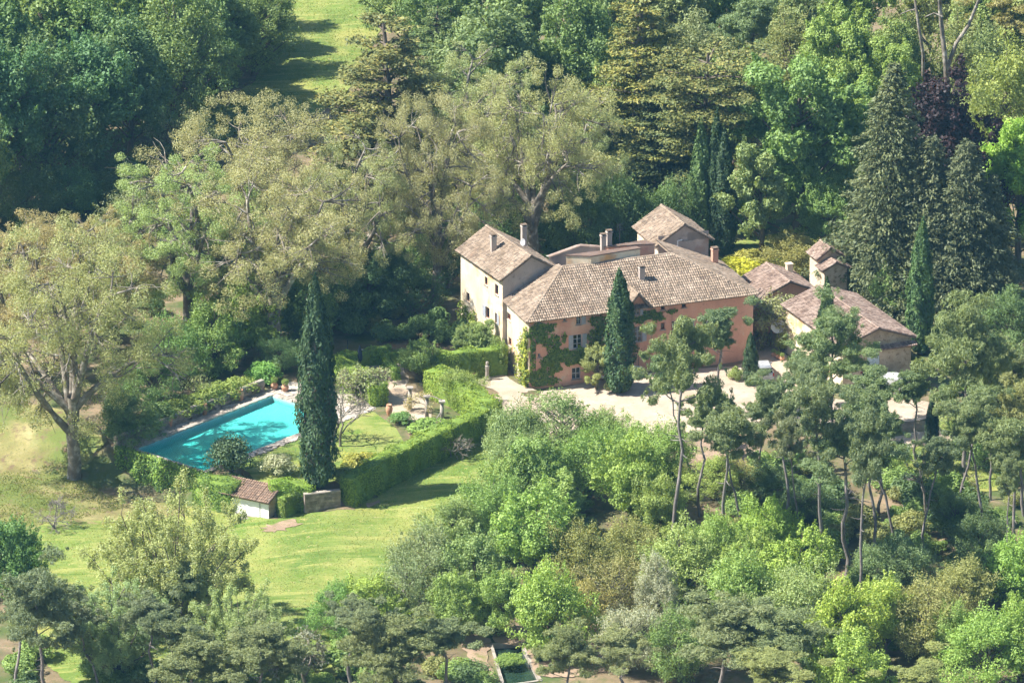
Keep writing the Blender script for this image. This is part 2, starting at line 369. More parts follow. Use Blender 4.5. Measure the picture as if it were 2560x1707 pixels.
# ================================================================== the swimming pool
def poolmat():
    m, t, out = nodes_of('pool_water')
    lw = N(t, 'ShaderNodeLayerWeight'); lw.inputs['Blend'].default_value = 0.5
    g = N(t, 'ShaderNodeNewGeometry'); nb = bump(t, noise(t, g.outputs['Position'], 2.2, 3), 0.06, 0.05)
    pw = N(t, 'ShaderNodeMath', operation='POWER'); t.links.new(lw.outputs['Facing'], pw.inputs[0]); pw.inputs[1].default_value = 4.5
    ma = N(t, 'ShaderNodeMath', operation='MULTIPLY_ADD'); t.links.new(pw.outputs[0], ma.inputs[0]); ma.inputs[1].default_value = 0.9; ma.inputs[2].default_value = 0.02
    gl = N(t, 'ShaderNodeBsdfGlossy'); gl.inputs['Roughness'].default_value = 0.06; t.links.new(nb, gl.inputs['Normal'])
    tr = N(t, 'ShaderNodeBsdfTransparent')
    mx = N(t, 'ShaderNodeMixShader'); t.links.new(ma.outputs[0], mx.inputs[0]); t.links.new(tr.outputs[0], mx.inputs[1]); t.links.new(gl.outputs[0], mx.inputs[2])
    t.links.new(mx.outputs[0], out.inputs[0])
    va = N(t, 'ShaderNodeVolumeAbsorption'); va.inputs['Color'].default_value = (0.0, 0.93, 0.88, 1); va.inputs['Density'].default_value = 0.62
    t.links.new(va.outputs[0], out.inputs[1]); return m
M_water = poolmat()
M_plaster = surf('pool_plaster', [(0.3, (0.40, 0.70, 0.69)), (0.7, (0.48, 0.76, 0.75))], 0.4, 5, bumps=0.1, coord='World')
pool_o = tag(empty('swimming_pool', (*PC1, 0)), 'long turquoise swimming pool with pale stone coping', 'pool')
def ploc(s, t, z): q = pool(s, t) - PC1; return (q[0], q[1], z)
b = MB()
d0, d1, zt = -0.62, -1.0, -0.02
cs = [(0, 0), (PL, 0), (PL, PW), (0, PW)]
vs = [ploc(s, t, zt) for s, t in cs] + [ploc(s, t, d0 if s == 0 else d1) for s, t in cs]
fs = [(4, 5, 6, 7)] + [(i, (i + 1) % 4, (i + 1) % 4 + 4, i + 4) for i in range(4)]
mid = [ploc(7.5, 0, d0 - 0.06), ploc(7.5, PW, d0 - 0.06)]
vs += mid; fs = [(4, 8, 9, 7), (8, 5, 6, 9), (0, 1, 5, 8, 4), (1, 2, 6, 5), (2, 3, 7, 9, 6), (3, 0, 4, 7)]
b.add(vs, fs); b.build('basin', M_plaster, pool_o)
b = MB(); zw = -0.08; e = 0.004
vs = [ploc(abs(s - e), abs(t - e) if t == 0 else t - e, zw) for s, t in cs]
vs = [ploc(e, e, zw), ploc(PL - e, e, zw), ploc(PL - e, PW - e, zw), ploc(e, PW - e, zw)]
vs += [ploc(e, e, d0 + e), ploc(PL - e, e, d1 + e), ploc(PL - e, PW - e, d1 + e), ploc(e, PW - e, d0 + e), ploc(7.5, e, d0 - 0.06 + e), ploc(7.5, PW - e, d0 - 0.06 + e)]
fs = [(0, 3, 2, 1), (4, 8, 9, 7), (8, 5, 6, 9), (0, 1, 5, 8, 4), (1, 2, 6, 5), (2, 3, 7, 9, 6), (3, 0, 4, 7)]
b.add(vs, [f[::-1] for f in fs]); b.build('water', M_water, pool_o)
r = random.Random(3)
def slab_mesh(seed):
    q = random.Random(seed); b = MB(); j = lambda a: q.uniform(-a, a)
    w_, d_, h_ = 0.31, 0.27, 0.12
    low = [(-w_ + j(.02), -d_ + j(.03), -0.05), (w_ + j(.02), -d_ + j(.03), -0.05), (w_ + j(.02), d_ + j(.03), -0.05), (-w_ + j(.02), d_ + j(.03), -0.05)]
    top = [(x * 0.96, y * 0.95, h_ + j(.012)) for x, y, z in low]
    b.add(low + top, [(0, 3, 2, 1), (4, 5, 6, 7), (0, 1, 5, 4), (1, 2, 6, 5), (2, 3, 7, 6), (3, 0, 4, 7)], q.random())
    return b.mesh('coping_stone', M_stone)
SL = [slab_mesh(i) for i in range(6)]
ang = math.atan2(PA[1], PA[0])
def stones(s0, t0, s1, t1, rot, name='coping_stone', parent=pool_o):
    n = max(1, int(round(math.hypot(s1 - s0, t1 - t0) / 0.645)))
    for i in range(n):
        k = (i + 0.5) / n; q = pool(s0 + (s1 - s0) * k, t0 + (t1 - t0) * k) - PC1
        o = link(name, SL[r.randrange(6)], parent, (q[0], q[1], r.uniform(-0.01, 0.015)), rot + r.uniform(-.03, .03))
        o.scale = (1, r.uniform(0.95, 1.1), 1)
stones(-0.5, -0.28, PL + 0.5, -0.28, ang); stones(-0.5, PW + 0.28, PL + 0.5, PW + 0.28, ang)
stones(-0.28, 0.1, -0.28, PW - 0.1, ang + R(90)); stones(PL + 0.28, 0.1, PL + 0.28, PW - 0.1, ang + R(90))
# paving round the pool: big irregular flags
pv = tag(sheet('paving', [pool(PL + 0.5, -0.6), pool(0, -0.6), pool(-0.6, -0.6), pool(-0.6, PW + 0.8), pool(-2.6, PW + 1.6), gz(905, 1038)[:2], gz(940, 1022)[:2], gz(930, 985)[:2], gz(840, 985)[:2], gz(760, 962)[:2], pool(-4.2, -1.5), pool(0, -1.45), pool(PL + 0.6, -1.45)],
               M_stone, px=False, off=0.02, smooth=False, label='pale stone terrace around the head of the pool'), kind='structure')
def flag_mesh(seed):
    q = random.Random(seed); n = q.choice([5, 6, 6, 7]); b = MB(); a0 = q.uniform(0, 6.28)
    pts = [(math.cos(a0 + 6.283 * i / n) * q.uniform(.85, 1.05), math.sin(a0 + 6.283 * i / n) * q.uniform(.85, 1.05)) for i in range(n)]
    b.prism(pts, 0, 0.05, q.random()); return b.mesh('paving_stone', M_stone)
FL = [flag_mesh(i) for i in range(7)]
for i in range(190):
    if i < 110: s_, t_ = r.uniform(-4.0, -0.9), r.uniform(-1.2, PW + 1.2)
    else: s_, t_ = r.uniform(0, PL), r.uniform(-1.35, -0.75)
    q = pool(s_, t_)
    k = link('paving_stone', FL[r.randrange(7)], pv, (q[0], q[1], 0.021 + 0.0006 * (i % 40)), r.uniform(0, 6.28)); f = r.uniform(.28, .5) if i < 110 else r.uniform(.22, .34); k.scale = (f, f * r.uniform(.8, 1.2), 1)
# rough stone border on the near side of the pool
bd = tag(empty('stone_border', (*PC1, 0)), 'rough pale stone border along the near side of the pool', 'border')
for i in range(90):
    q = pool(r.uniform(-1, PL - 3.0), PW + r.uniform(0.62, 1.05)) - PC1
    o = link('stone', FL[r.randrange(7)], bd, (q[0], q[1], 0.0 + 0.001 * (i % 30)), r.uniform(0, 6.28)); f = r.uniform(.2, .34); o.scale = (f, f * r.uniform(.7, 1.2), 2.2)
# retaining wall behind the pool
def rough_wall(name, p, q, z0, z1, th, mat, label, cat='wall', seed=1, block=0.55, course=0.26, cap=True):
    """a wall of laid stones: every visible block of the two long faces is a stone of its own kind of size"""
    p, q = np.array(p[:2], float), np.array(q[:2], float); L = np.linalg.norm(q - p); a = math.atan2(*(q - p)[::-1])
    o = tag(empty(name, (p[0], p[1], z0), a), label, cat); g = random.Random(seed)
    c = MB(); c.box(0.03, L - 0.03, -th / 2 + 0.04, th / 2 - 0.04, -0.3, z1 - z0 - 0.05, 0.2); c.build('core', mat, o)
    b = MB(); z = -0.2
    while z < z1 - z0 - 0.12:
        h = course * g.uniform(.85, 1.15); x = 0
        while x < L:
            w_ = min(block * g.uniform(.6, 1.4), L - x)
            if w_ > 0.05: b.box(x + .012, x + w_ - .012, -th / 2 - g.uniform(-.02, .02), th / 2 + g.uniform(-.02, .02), z + .01, min(z + h, z1 - z0) - .01, g.random())
            x += w_
        z += h
    s = b.build('stonework', mat, o); s['kind'] = 'stuff'
    if cap:
        n = max(1, int(L / 0.62))
        for i in range(n):
            k = link('cap_stone', SL[g.randrange(6)], o, ((i + .5) * L / n, 0, z1 - z0 + 0.0), g.uniform(-.05, .05)); k.scale = (L / n / .63, th / .6, 0.5)
    return o
rough_wall('retaining_wall', pool(PL + 1.0, -1.75), pool(-0.6, -1.75), -0.1, 1.15, 0.5, M_rubble, 'dark stone retaining wall behind the long far side of the pool', seed=5)
rough_wall('garden_wall', gz(760, 1236)[:2] + [0, -0.2], gz(850, 1226)[:2] + [0, -0.2], -1.75, 0.15, 0.6, M_rubble, 'stone wall at the foot of the tall pool cypress', seed=9)
# the pool's lower end stands on a wall that the ivy hides
b = MB(); b.prism([pool(PL + 0.45, -1.6), pool(PL + 0.9, -1.6), pool(PL + 0.9, PW + 1.2), pool(PL + 0.45, PW + 1.2)], -3.3, 0.12)
endw = tag(b.build('terrace_wall', M_rubble), 'ivy covered retaining wall at the lower end of the pool', 'wall')
b = MB(); b.box(-.28, .28, -.28, .28, -0.2, 1.0); b.box(-.36, .36, -.36, .36, 1.0, 1.12)
tag(b.build('stone_pillar', M_rubble, loc=(*pool(PL - 1.8, PW + 0.85), 0)), 'small stone pillar at the near left corner of the pool', 'pillar')
# pond
pond = tag(empty('pond', (*np.mean(PONDC, 0), 0)), 'dark green pond with a pale stone rim among the trees at the bottom', 'pond')
pc = np.mean(PONDC, 0); pz = min(terrain(*q) for q in PONDC)
b = MB(); b.add([(*(np.array(q) - pc), pz - 0.25) for q in PONDC], [(0, 3, 2, 1)]); 
M_pond = surf('pond_water', [(0.3, (0.012, 0.03, 0.022)), (0.7, (0.03, 0.055, 0.03))], 0.8, 5, rough=0.12, spec=0.5, bumps=0.03, coord='World')
b.build('water', M_pond, pond)
b = MB()
for i in range(4):
    p, q = np.array(PONDC[i]) - pc, np.array(PONDC[(i + 1) % 4]) - pc; d = (q - p) / np.linalg.norm(q - p); nn = np.array([-d[1], d[0]]) * 0.26
    if nn @ p < 0: nn = -nn
    b.prism([p - d * .2, q + d * .2 , q + nn + d * .2, p + nn - d * .2], pz - 0.6, pz + 0.22 + 0.004 * i)
b.build('rim', M_stone, pond)

# ---- blades and tufts standing in the mown grass
def tufts(pxpoly, n, size, label, seed, off=.06):
    g = np.random.default_rng(seed); B = np.array([gp(*q)[:2] for q in pxpoly]); lo, hi = B.min(0), B.max(0); P = g.uniform(lo, hi, (n * 3, 2)); P = P[inside(B, P)][:n]
    k = np.sin(P[:, 0] * .9 + 1) * np.sin(P[:, 1] * .7) + g.normal(0, .6, len(P)); P = P[k > -.4]; m = len(P); z = terrain_v(P) + off
    a = g.uniform(0, 6.28, m); h = size * g.uniform(.4, 1.3, m); w_ = size * g.uniform(.5, 1.2, m); t = np.column_stack([np.cos(a), np.sin(a)])
    ln = g.normal(0, .4, (m, 2)) * h[:, None]
    V = np.stack([np.column_stack([P - t * w_[:, None] * .5, z]), np.column_stack([P + t * w_[:, None] * .5, z]), np.column_stack([P + ln, z + h])], 1).reshape(-1, 3)
    o = link('grass', np_mesh('grass', V, np.arange(3 * m).reshape(m, 3), M_tuft, np.repeat(g.random(m), 3))); tag(o, label, 'grass', kind='stuff')
def tuftmat():
    m, t, out = nodes_of('grass_tuft'); a = N(t, 'ShaderNodeAttribute', attribute_name='lv'); c = ramp(t, a.outputs['Fac'], [(0, (.18, .23, .05)), (.5, (.28, .32, .08)), (1, (.42, .40, .15))])
    d = N(t, 'ShaderNodeBsdfDiffuse'); tr = N(t, 'ShaderNodeBsdfTranslucent'); mx = N(t, 'ShaderNodeMixShader'); mx.inputs[0].default_value = .4; t.links.new(c, d.inputs[0]); t.links.new(c, tr.inputs[0])
    t.links.new(d.outputs[0], mx.inputs[1]); t.links.new(tr.outputs[0], mx.inputs[2]); t.links.new(mx.outputs[0], out.inputs[0]); return m
M_tuft = tuftmat()
tufts([(30, 1380), (130, 1318), (300, 1305), (450, 1280), (690, 1302), (845, 1280), (960, 1212), (1100, 1132), (1228, 1068), (1275, 1100), (1300, 1200), (1290, 1400), (1000, 1640), (600, 1720), (200, 1700), (60, 1550)], 60000, .085, 'grass of the big sloping lawn', 1)
tufts([(660, -40), (1050, -40), (955, 60), (895, 185), (820, 262), (700, 300), (560, 340), (440, 430), (400, 400), (535, 275), (655, 175)], 20000, .11, 'grass of the meadow by the wood', 2)
tufts([(-80, 1195), (60, 1175), (150, 1155), (260, 1232), (320, 1268), (200, 1296), (60, 1325), (-80, 1350)], 9000, .14, 'dry grass round the left plane', 3)
tufts([(2190, 1132), (2300, 1108), (2450, 1103), (2560, 1122), (2590, 1185), (2470, 1225), (2330, 1215), (2205, 1195)], 7000, .13, 'rough grass of the clearing by the pines', 4)
# ================================================================== buildings
M_tile = surf('roof_tile', [(0.3, (0.215, 0.17, 0.13)), (0.5, (0.295, 0.24, 0.19)), (0.7, (0.37, 0.31, 0.255))], 0.55, 8, bumps=0.4, bscale=12,
              second=[(2.6, 0.56, 0.68, (0.16, 0.14, 0.12)), (0.8, 0.62, 0.74, (0.36, 0.33, 0.28)), (0.35, 0.6, 0.75, (0.27, 0.19, 0.145))], vary=[(0.0, (0.62, 0.57, 0.53)), (0.3, (0.90, 0.84, 0.78)), (0.7, (1.08, 1.02, 0.95)), (1.0, (1.28, 1.21, 1.13))], bdist=0.02)
M_tile2 = surf('roof_tile_pink', [(0.3, (0.22, 0.165, 0.135)), (0.5, (0.305, 0.24, 0.20)), (0.7, (0.38, 0.315, 0.27))], 0.55, 8, bumps=0.4, bscale=12,
              second=[(2.6, 0.58, 0.7, (0.25, 0.19, 0.16))], vary=[(0.0, (0.55, 0.48, 0.45)), (0.5, (0.95, 0.88, 0.84)), (1.0, (1.2, 1.14, 1.1))], bdist=0.02)
M_oldtile = surf('orange_tile', [(0.3, (0.24, 0.165, 0.12)), (0.6, (0.33, 0.235, 0.175)), (0.8, (0.40, 0.32, 0.255))], 1.0, 6, bumps=0.4, bscale=10, vary=[(0, (.7, .7, .7)), (1, (1.2, 1.15, 1.1))])
M_pink = surf('pink_render', [(0.3, (0.54, 0.275, 0.19)), (0.5, (0.63, 0.335, 0.235)), (0.7, (0.69, 0.40, 0.285))], 0.35, 8, bumps=0.25, bscale=4,
              second=[(0.45, 0.54, 0.70, (0.66, 0.44, 0.31)), (1.6, 0.58, 0.70, (0.44, 0.235, 0.18)), (0.9, 0.62, 0.7, (0.58, 0.44, 0.36))], stretch=(1, 1, 0.35), bdist=0.03)
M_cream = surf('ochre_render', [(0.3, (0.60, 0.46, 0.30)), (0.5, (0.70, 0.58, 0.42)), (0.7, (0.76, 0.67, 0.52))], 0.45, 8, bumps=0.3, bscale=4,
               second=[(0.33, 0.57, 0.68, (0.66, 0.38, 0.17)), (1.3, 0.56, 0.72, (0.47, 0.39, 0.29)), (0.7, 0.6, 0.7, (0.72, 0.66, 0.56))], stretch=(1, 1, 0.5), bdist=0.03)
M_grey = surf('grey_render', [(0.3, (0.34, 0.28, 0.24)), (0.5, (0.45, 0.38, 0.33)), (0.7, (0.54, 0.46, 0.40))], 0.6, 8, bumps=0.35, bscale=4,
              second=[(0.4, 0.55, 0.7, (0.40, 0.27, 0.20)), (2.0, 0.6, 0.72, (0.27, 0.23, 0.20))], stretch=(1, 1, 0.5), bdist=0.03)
M_barn = surf('barn_stone', [(0.3, (0.36, 0.26, 0.18)), (0.5, (0.48, 0.37, 0.27)), (0.7, (0.58, 0.47, 0.36))], 1.0, 9, bumps=0.8, bscale=3.5,
              second=[(2.4, 0.55, 0.66, (0.26, 0.19, 0.14))], bdist=0.06)
M_frame = plain('grey_wood', (0.42, 0.43, 0.44), 0.6)
M_shutter = plain('grey_shutter', (0.36, 0.38, 0.42), 0.7, var=0.12)
M_wshutter = plain('pale_blue_door', (0.50, 0.56, 0.60), 0.7)
M_redwood = plain('red_brown_wood', (0.19, 0.06, 0.035), 0.7)
M_glass = plain('window_glass', (0.012, 0.016, 0.022), 0.08, spec=0.6)
M_void = plain('dark_interior', (0.012, 0.011, 0.012), 0.95)

def onwall(p0, p1, px, py):
    d = ray(px, py); e = np.array(p1[:2]) - np.array(p0[:2]); n = np.array([e[1], -e[0]])
    t = ((np.array(p0[:2]) - CAM[:2]) @ n) / (d[:2] @ n); q = CAM + d * t
    return (q[:2] - np.array(p0[:2])) @ e / np.linalg.norm(e), q[2]
class Bld:
    def __init__(s, name, loc, rz, label, cat):
        s.o = tag(empty(name, loc, rz), label, cat); s.loc = np.array(loc, float); s.rz = rz; s.c, s.s = math.cos(rz), math.sin(rz)
    def w(s, q): return np.array([s.loc[0] + s.c * q[0] - s.s * q[1], s.loc[1] + s.s * q[0] + s.c * q[1]])
    def wall(s, p0, p1, z0, z1, mat, opens=(), top=None, name='wall', label=None):
        """outer face on the right of p0>p1; opens (s0,s1,za,zb) are cut and get reveals; top=[(s,z)...] gable points above z1"""
        p0, p1 = np.array(p0, float), np.array(p1, float); L = np.linalg.norm(p1 - p0); d = (p1 - p0) / L; inn = np.array([-d[1], d[0]])
        P = lambda a, z, k=0.0: (*(p0 + d * a + inn * k), z)
        b = MB(); ss = sorted({0, L, *[q for o in opens for q in o[:2]]}); zs = sorted({z0, z1, *[q for o in opens for q in o[2:4]]})
        for i in range(len(ss) - 1):
            for j in range(len(zs) - 1):
                ms, mz = (ss[i] + ss[i + 1]) / 2, (zs[j] + zs[j + 1]) / 2
                if any(o[0] < ms < o[1] and o[2] < mz < o[3] for o in opens): continue
                b.add([P(ss[i], zs[j]), P(ss[i + 1], zs[j]), P(ss[i + 1], zs[j + 1]), P(ss[i], zs[j + 1])], [(0, 1, 2, 3)])
        k = 0.3
        for o in opens:
            a, c, e, f = o[:4]
            b.add([P(a, e), P(c, e), P(c, f), P(a, f), P(a, e, k), P(c, e, k), P(c, f, k), P(a, f, k)], [(0, 4, 5, 1), (1, 5, 6, 2), (2, 6, 7, 3), (3, 7, 4, 0)])
        if top: b.add([P(0, z1), P(L, z1)] + [P(a, z) for a, z in top], [tuple(range(2 + len(top)))])
        b.add([P(0.02, z0, k), P(L - .02, z0, k), P(L - .02, z1 - .02, k), P(.02, z1 - .02, k)], [(0, 1, 2, 3)])   # dark lining shows only through openings
        me_o = b.build(name, mat, s.o)
        me_o.data.materials.append(M_void); me_o.data.polygons[len(me_o.data.polygons) - 1].material_index = 1
        if label: me_o['label'] = label
        return me_o
    def window(s, p0, p1, op, style='plain', shut=None, sm=None, muntin=True):
        """a window set in its opening: frame > pane, shutter, sill"""
        p0, p1 = np.array(p0, float), np.array(p1, float); d = (p1 - p0) / np.linalg.norm(p1 - p0); out = np.array([d[1], -d[0]])
        a, c, e, f = op[:4]; base = p0 + d * (a + c) / 2; rz = math.atan2(d[1], d[0]); W, H = c - a, f - e
        mt = M_redwood if style == 'red' else M_frame
        b = MB(); t = 0.07; y0, y1 = 0.12, 0.18
        b.box(-W / 2, -W / 2 + t, y0, y1, 0, H); b.box(W / 2 - t, W / 2, y0, y1, 0, H); b.box(-W / 2 + t, W / 2 - t, y0, y1, 0, t); b.box(-W / 2 + t, W / 2 - t, y0, y1, H - t, H)
        if muntin and W > 0.5:
            b.box(-.04, .04, y0 + .002, y1 - .002, t, H - t)
            for k in (1 / 3, 2 / 3) if H > 1.3 else (1 / 2,): b.box(-W / 2 + t, W / 2 - t, y0 + .01, y1 - .01, H * k - .025, H * k + .025)
        o = b.build('window', mt, s.o, loc=(*base, e), rz=rz)
        b = MB(); b.box(-W / 2 + .01, W / 2 - .01, 0.19, 0.2, .01, H - .01); b.build('pane', M_glass, o)
        b = MB(); b.box(-W / 2 - .12, W / 2 + .12, -.08, 0.1, -.09, -0.005); b.build('sill', M_stone, o)
        for sd in shut or ():
            b = MB(); w2 = W / 2 if len(shut) == 2 else W * .9; x0 = -w2 - .02 if sd < 0 else 0
            ww = w2
            b.box(0, ww, -.03, .0, 0, H)
            for q in np.arange(.12, H - .08, .14): b.box(.07, ww - .07, -.045, -.031, q, q + .07)
            b.box(.0, .06, -.05, -.031, 0, H); b.box(ww - .06, ww, -.05, -.031, 0, H)
            q = b.build('shutter', sm or M_shutter, o); q.location = ((-W / 2 - ww - .02) if sd < 0 else (W / 2 + .02), -0.02, 0)
        return o
    def opens_px(s, p0, p1, rects):
        r_ = []
        for (x0, x1, y0, y1) in rects:
            a = onwall(s.w(p0), s.w(p1), x0, (y0 + y1) / 2)[0]; c = onwall(s.w(p0), s.w(p1), x1, (y0 + y1) / 2)[0]
            e = onwall(s.w(p0), s.w(p1), (x0 + x1) / 2, y1)[1]; f = onwall(s.w(p0), s.w(p1), (x0 + x1) / 2, y0)[1]
            r_.append((min(a, c), max(a, c), e, f))
        return r_
    def roof(s, pts, mat=None, label=None, pitch=0.235, seed=1, thick=0.14, name='roof', rake=True):
        """one slope; pts[0]>pts[1] is the eave, the rest in order; deck + laid barrel tiles"""
        mat = mat or M_tile
        P = [np.array(q, float) for q in pts]; ex = P[1] - P[0]; Lx = np.linalg.norm(ex); ex /= Lx
        nn = np.cross(ex, P[2] - P[0]); nn /= np.linalg.norm(nn); nn = nn if nn[2] > 0 else -nn
        ey = np.cross(nn, ex)
        if ey[2] < 0: ey = -ey
        b = MB(); n = len(P)
        lo = [q - nn * thick for q in P]
        b.add(P + lo, [tuple(range(n)), tuple(range(n, 2 * n))[::-1]] + [(i, i + n, (i + 1) % n + n, (i + 1) % n) for i in range(n)], 0.15)
        dk = b.build(name, mat, s.o)
        if label: dk['label'] = label
        uv = [((q - P[0]) @ ex, (q - P[0]) @ ey) for q in P]
        g = np.random.default_rng(seed); V = []; Fc = []; val = []
        smin, smax = min(q[0] for q in uv), max(q[0] for q in uv)
        ncol = int((smax - smin) / pitch); pitch2 = (smax - smin) / ncol
        TL = 0.36; k = 0; angs = np.linspace(0, math.pi, 5)
        for c in range(ncol):
            sx = smin + (c + .5) * pitch2; ts = []
            for i in range(n):
                (a0, b0), (a1, b1) = uv[i], uv[(i + 1) % n]
                if (a0 - sx) * (a1 - sx) < 0: ts.append(b0 + (b1 - b0) * (sx - a0) / (a1 - a0))
            if len(ts) < 2: continue
            t0, t1 = min(ts), max(ts); t = t0 - 0.10; jr = g.normal(0, .012)
            off = g.normal(0, .02)
            while t < t1 - 0.08:
                te = min(t + TL * 1.12, t1 + 0.02); r0, r1 = pitch2 * .52, pitch2 * .46
                tw = g.normal(0, .014); hj = g.normal(0.012, .008)
                for (tt, rr, hh) in ((t + off * .5, r0, .055 + hj), (te, r1, .012)):
                    for an in angs:
                        V.append(P[0] + ex * (sx + jr + tw * (1 if tt > t else -1) + math.cos(an) * rr) + ey * tt + nn * (hh + math.sin(an) * rr * .85))
                q0 = k * 10
                for i in range(4): Fc.append((q0 + i, q0 + i + 1, q0 + 6 + i, q0 + 5 + i))
                vv = g.random(); val += [vv] * 10; k += 1; t += TL
        if k:
            tl = link('roof_tiles', np_mesh('roof_tiles', np.array(V), np.array(Fc), mat, np.array(val)), dk); tl['kind'] = 'stuff'
        return dk
    def caps(s, p, q, parent, mat=None, rad=0.15, seed=2):
        p, q = np.array(p, float), np.array(q, float); L = np.linalg.norm(q - p); d = (q - p) / L; sdv = np.cross(d, (0, 0, 1)); sdv /= np.linalg.norm(sdv); up = np.cross(sdv, d)
        g = np.random.default_rng(seed); V = []; Fc = []; val = []; n = max(1, int(L / .4)); angs = np.linspace(-.25, math.pi + .25, 6)
        for i in range(n):
            for (t, rr, h) in ((i * L / n, rad * 1.08, .02), ((i + 1.12) * L / n, rad * .92, 0.0)):
                for an in angs: V.append(p + d * t + sdv * math.cos(an) * rr + up * (h - .03 + math.sin(an) * rr * .8))
            for j in range(5): Fc.append((i * 12 + j, i * 12 + j + 1, i * 12 + 7 + j, i * 12 + 6 + j))
            val += [0.45 + g.random() * .5] * 12
        o = link('ridge_tiles', np_mesh('ridge_tiles', np.array(V), np.array(Fc), mat or M_tile, np.array(val)), parent); o['kind'] = 'stuff'
    def chimney(s, u, v, z0, z1, a=0.62, c=0.5, mat=None, pots=0, parent=None):
        b = MB(); b.box(-a / 2, a / 2, -c / 2, c / 2, 0, z1 - z0 - .3); b.box(-a / 2 - .06, a / 2 + .06, -c / 2 - .06, c / 2 + .06, z1 - z0 - .3, z1 - z0 - .2)
        for x in (-a / 2 + .05, a / 2 - .05):
            b.box(x - .05, x + .05, -c / 2 + .002, c / 2 - .002, z1 - z0 - .2, z1 - z0 - .05)
        o = b.build('chimney', mat or M_cream, s.o, loc=(u, v, z0))
        b = MB(); b.box(-a / 2 - .05, a / 2 + .05, -c / 2 - .05, c / 2 + .05, z1 - z0 - .05, z1 - z0); b.build('cap', M_tile, o)
        return o
def z1(X, Y): return 1120 + X / 2.94, 480 + Y / 2.94
def zr(x0, x1, y0, y1): return (1120 + x0 / 2.94, 1120 + x1 / 2.94, 480 + y0 / 2.94, 480 + y1 / 2.94)

# ------------------------------------------------------------------ the main house
HO = gp(1323, 969)
H = Bld('country_house', HO, R(20), 'large pink and ochre country house with barrel tiled roofs', 'house')
EZ, RZ = 7.2, 10.25
FL_, FR_ = (0, 0), (24.0, 0)
fw = [zr(848, 868, 920, 950), zr(662, 682, 940, 970), zr(943, 978, 897, 975), zr(920, 985, 1047, 1150), zr(662, 680, 1185, 1215), zr(910, 975, 1290, 1375),
      zr(1365, 1410, 835, 905), zr(1362, 1425, 988, 1100), zr(1565, 1595, 815, 865), zr(1718, 1750, 800, 850), zr(1563, 1593, 960, 1010), zr(1645, 1730, 945, 1045), zr(1085, 1130, 1010, 1120), zr(1880, 1930, 940, 1040)]
ops = H.opens_px(FL_, FR_, fw)
ops = [(a, c, max(e, 0.0), f) for a, c, e, f in ops]
dm = ops[6]; ops[6] = (dm[0], dm[1], dm[2], min(dm[3], EZ - .05))
H.wall(FL_, FR_, -0.3, EZ, M_pink, ops, label='pink rendered front wall')
for i, o in enumerate(ops):
    big = i in (2, 3, 6, 7, 12)
    H.window(FL_, FR_, o, 'red' if i in (8, 9, 10) else 'plain', shut=(-1, 1) if i in (3, 6, 7) else ((1,) if i in (2, 11) else None))
LW = H.opens_px((0, 6.6), (0, 0), [zr(433, 460, 890, 940), zr(445, 466, 1070, 1130)])
H.wall((0, 6.6), (0, 0), -0.3, EZ, M_cream, LW, label='pale left end wall of the main block')
for o in LW: H.window((0, 6.6), (0, 0), o, 'red')
H.wall((24, 0), (24, 10), -0.3, EZ, M_pink)
b = MB(); b.prism([(5.7, 5.65), (17.2, 5.65), (23.2, 9.9), (23.2, 17.0), (0.2, 16.5), (0.2, 9), (5.7, 7)], -0.3, 6.4); q = b.build('back_range', M_grey, H.o); q['label'] = 'plain ochre rear range'
e = 0.42; ze = EZ - 0.12
rf = H.roof([(-e, -e, ze), (24 + e, -e, ze), (17.3, 5.6, RZ), (5.6, 5.6, RZ)], label='broad front slope of the main roof', seed=11)
rl = H.roof([(-e, 6.55, ze), (-e, -e, ze), (5.6, 5.6, RZ), (5.6, 6.55, RZ)], label='left hip of the main roof', seed=12)
rr_ = H.roof([(24 + e, -e, ze), (24 + e, 10.0, ze), (17.3, 10.0, RZ), (17.3, 5.6, RZ)], label='right hip of the main roof', seed=13)
H.caps((-e, -e, ze + .05), (5.6, 5.6, RZ + .05), rl); H.caps((24 + e, -e, ze + .05), (17.3, 5.6, RZ + .05), rr_); H.caps((5.6, 5.62, RZ + .04), (17.3, 5.62, RZ + .04), rf)
H.chimney(13.1, 3.0, 8.5, 10.35, .55, .45, M_grey, parent=rf)
H.chimney(23.0, 8.1, 7.2, 9.45, .6, .55, M_pink)
# wall dormer
dc = (dm[0] + dm[1]) / 2; hw = 1.25; dz0, dz1 = EZ - 0.1, 8.55
b = MB(); b.add([(dc - hw, -0.004, EZ - .25), (dc + hw, -0.004, EZ - .25), (dc, -0.004, dz1), (dc - hw, 2.6, EZ - .25), (dc + hw, 2.6, EZ - .25), (dc, 2.6, dz1)], [(0, 1, 2), (3, 5, 4), (0, 2, 5, 3), (1, 4, 5, 2)])
b.build('dormer', M_pink, H.o)
H.roof([(dc - hw - .25, 2.4, dz0 - .05), (dc - hw - .25, -.55, dz0 - .05), (dc, -.55, dz1 + .12), (dc, 2.75, dz1 + .12)], seed=14, name='dormer_roof')
dr = H.roof([(dc + hw + .25, -.55, dz0 - .05), (dc + hw + .25, 2.4, dz0 - .05), (dc, 2.75, dz1 + .12), (dc, -.55, dz1 + .12)], seed=15, name='dormer_roof')
H.caps((dc, -.6, dz1 + .16), (dc, 2.6, dz1 + .16), dr)
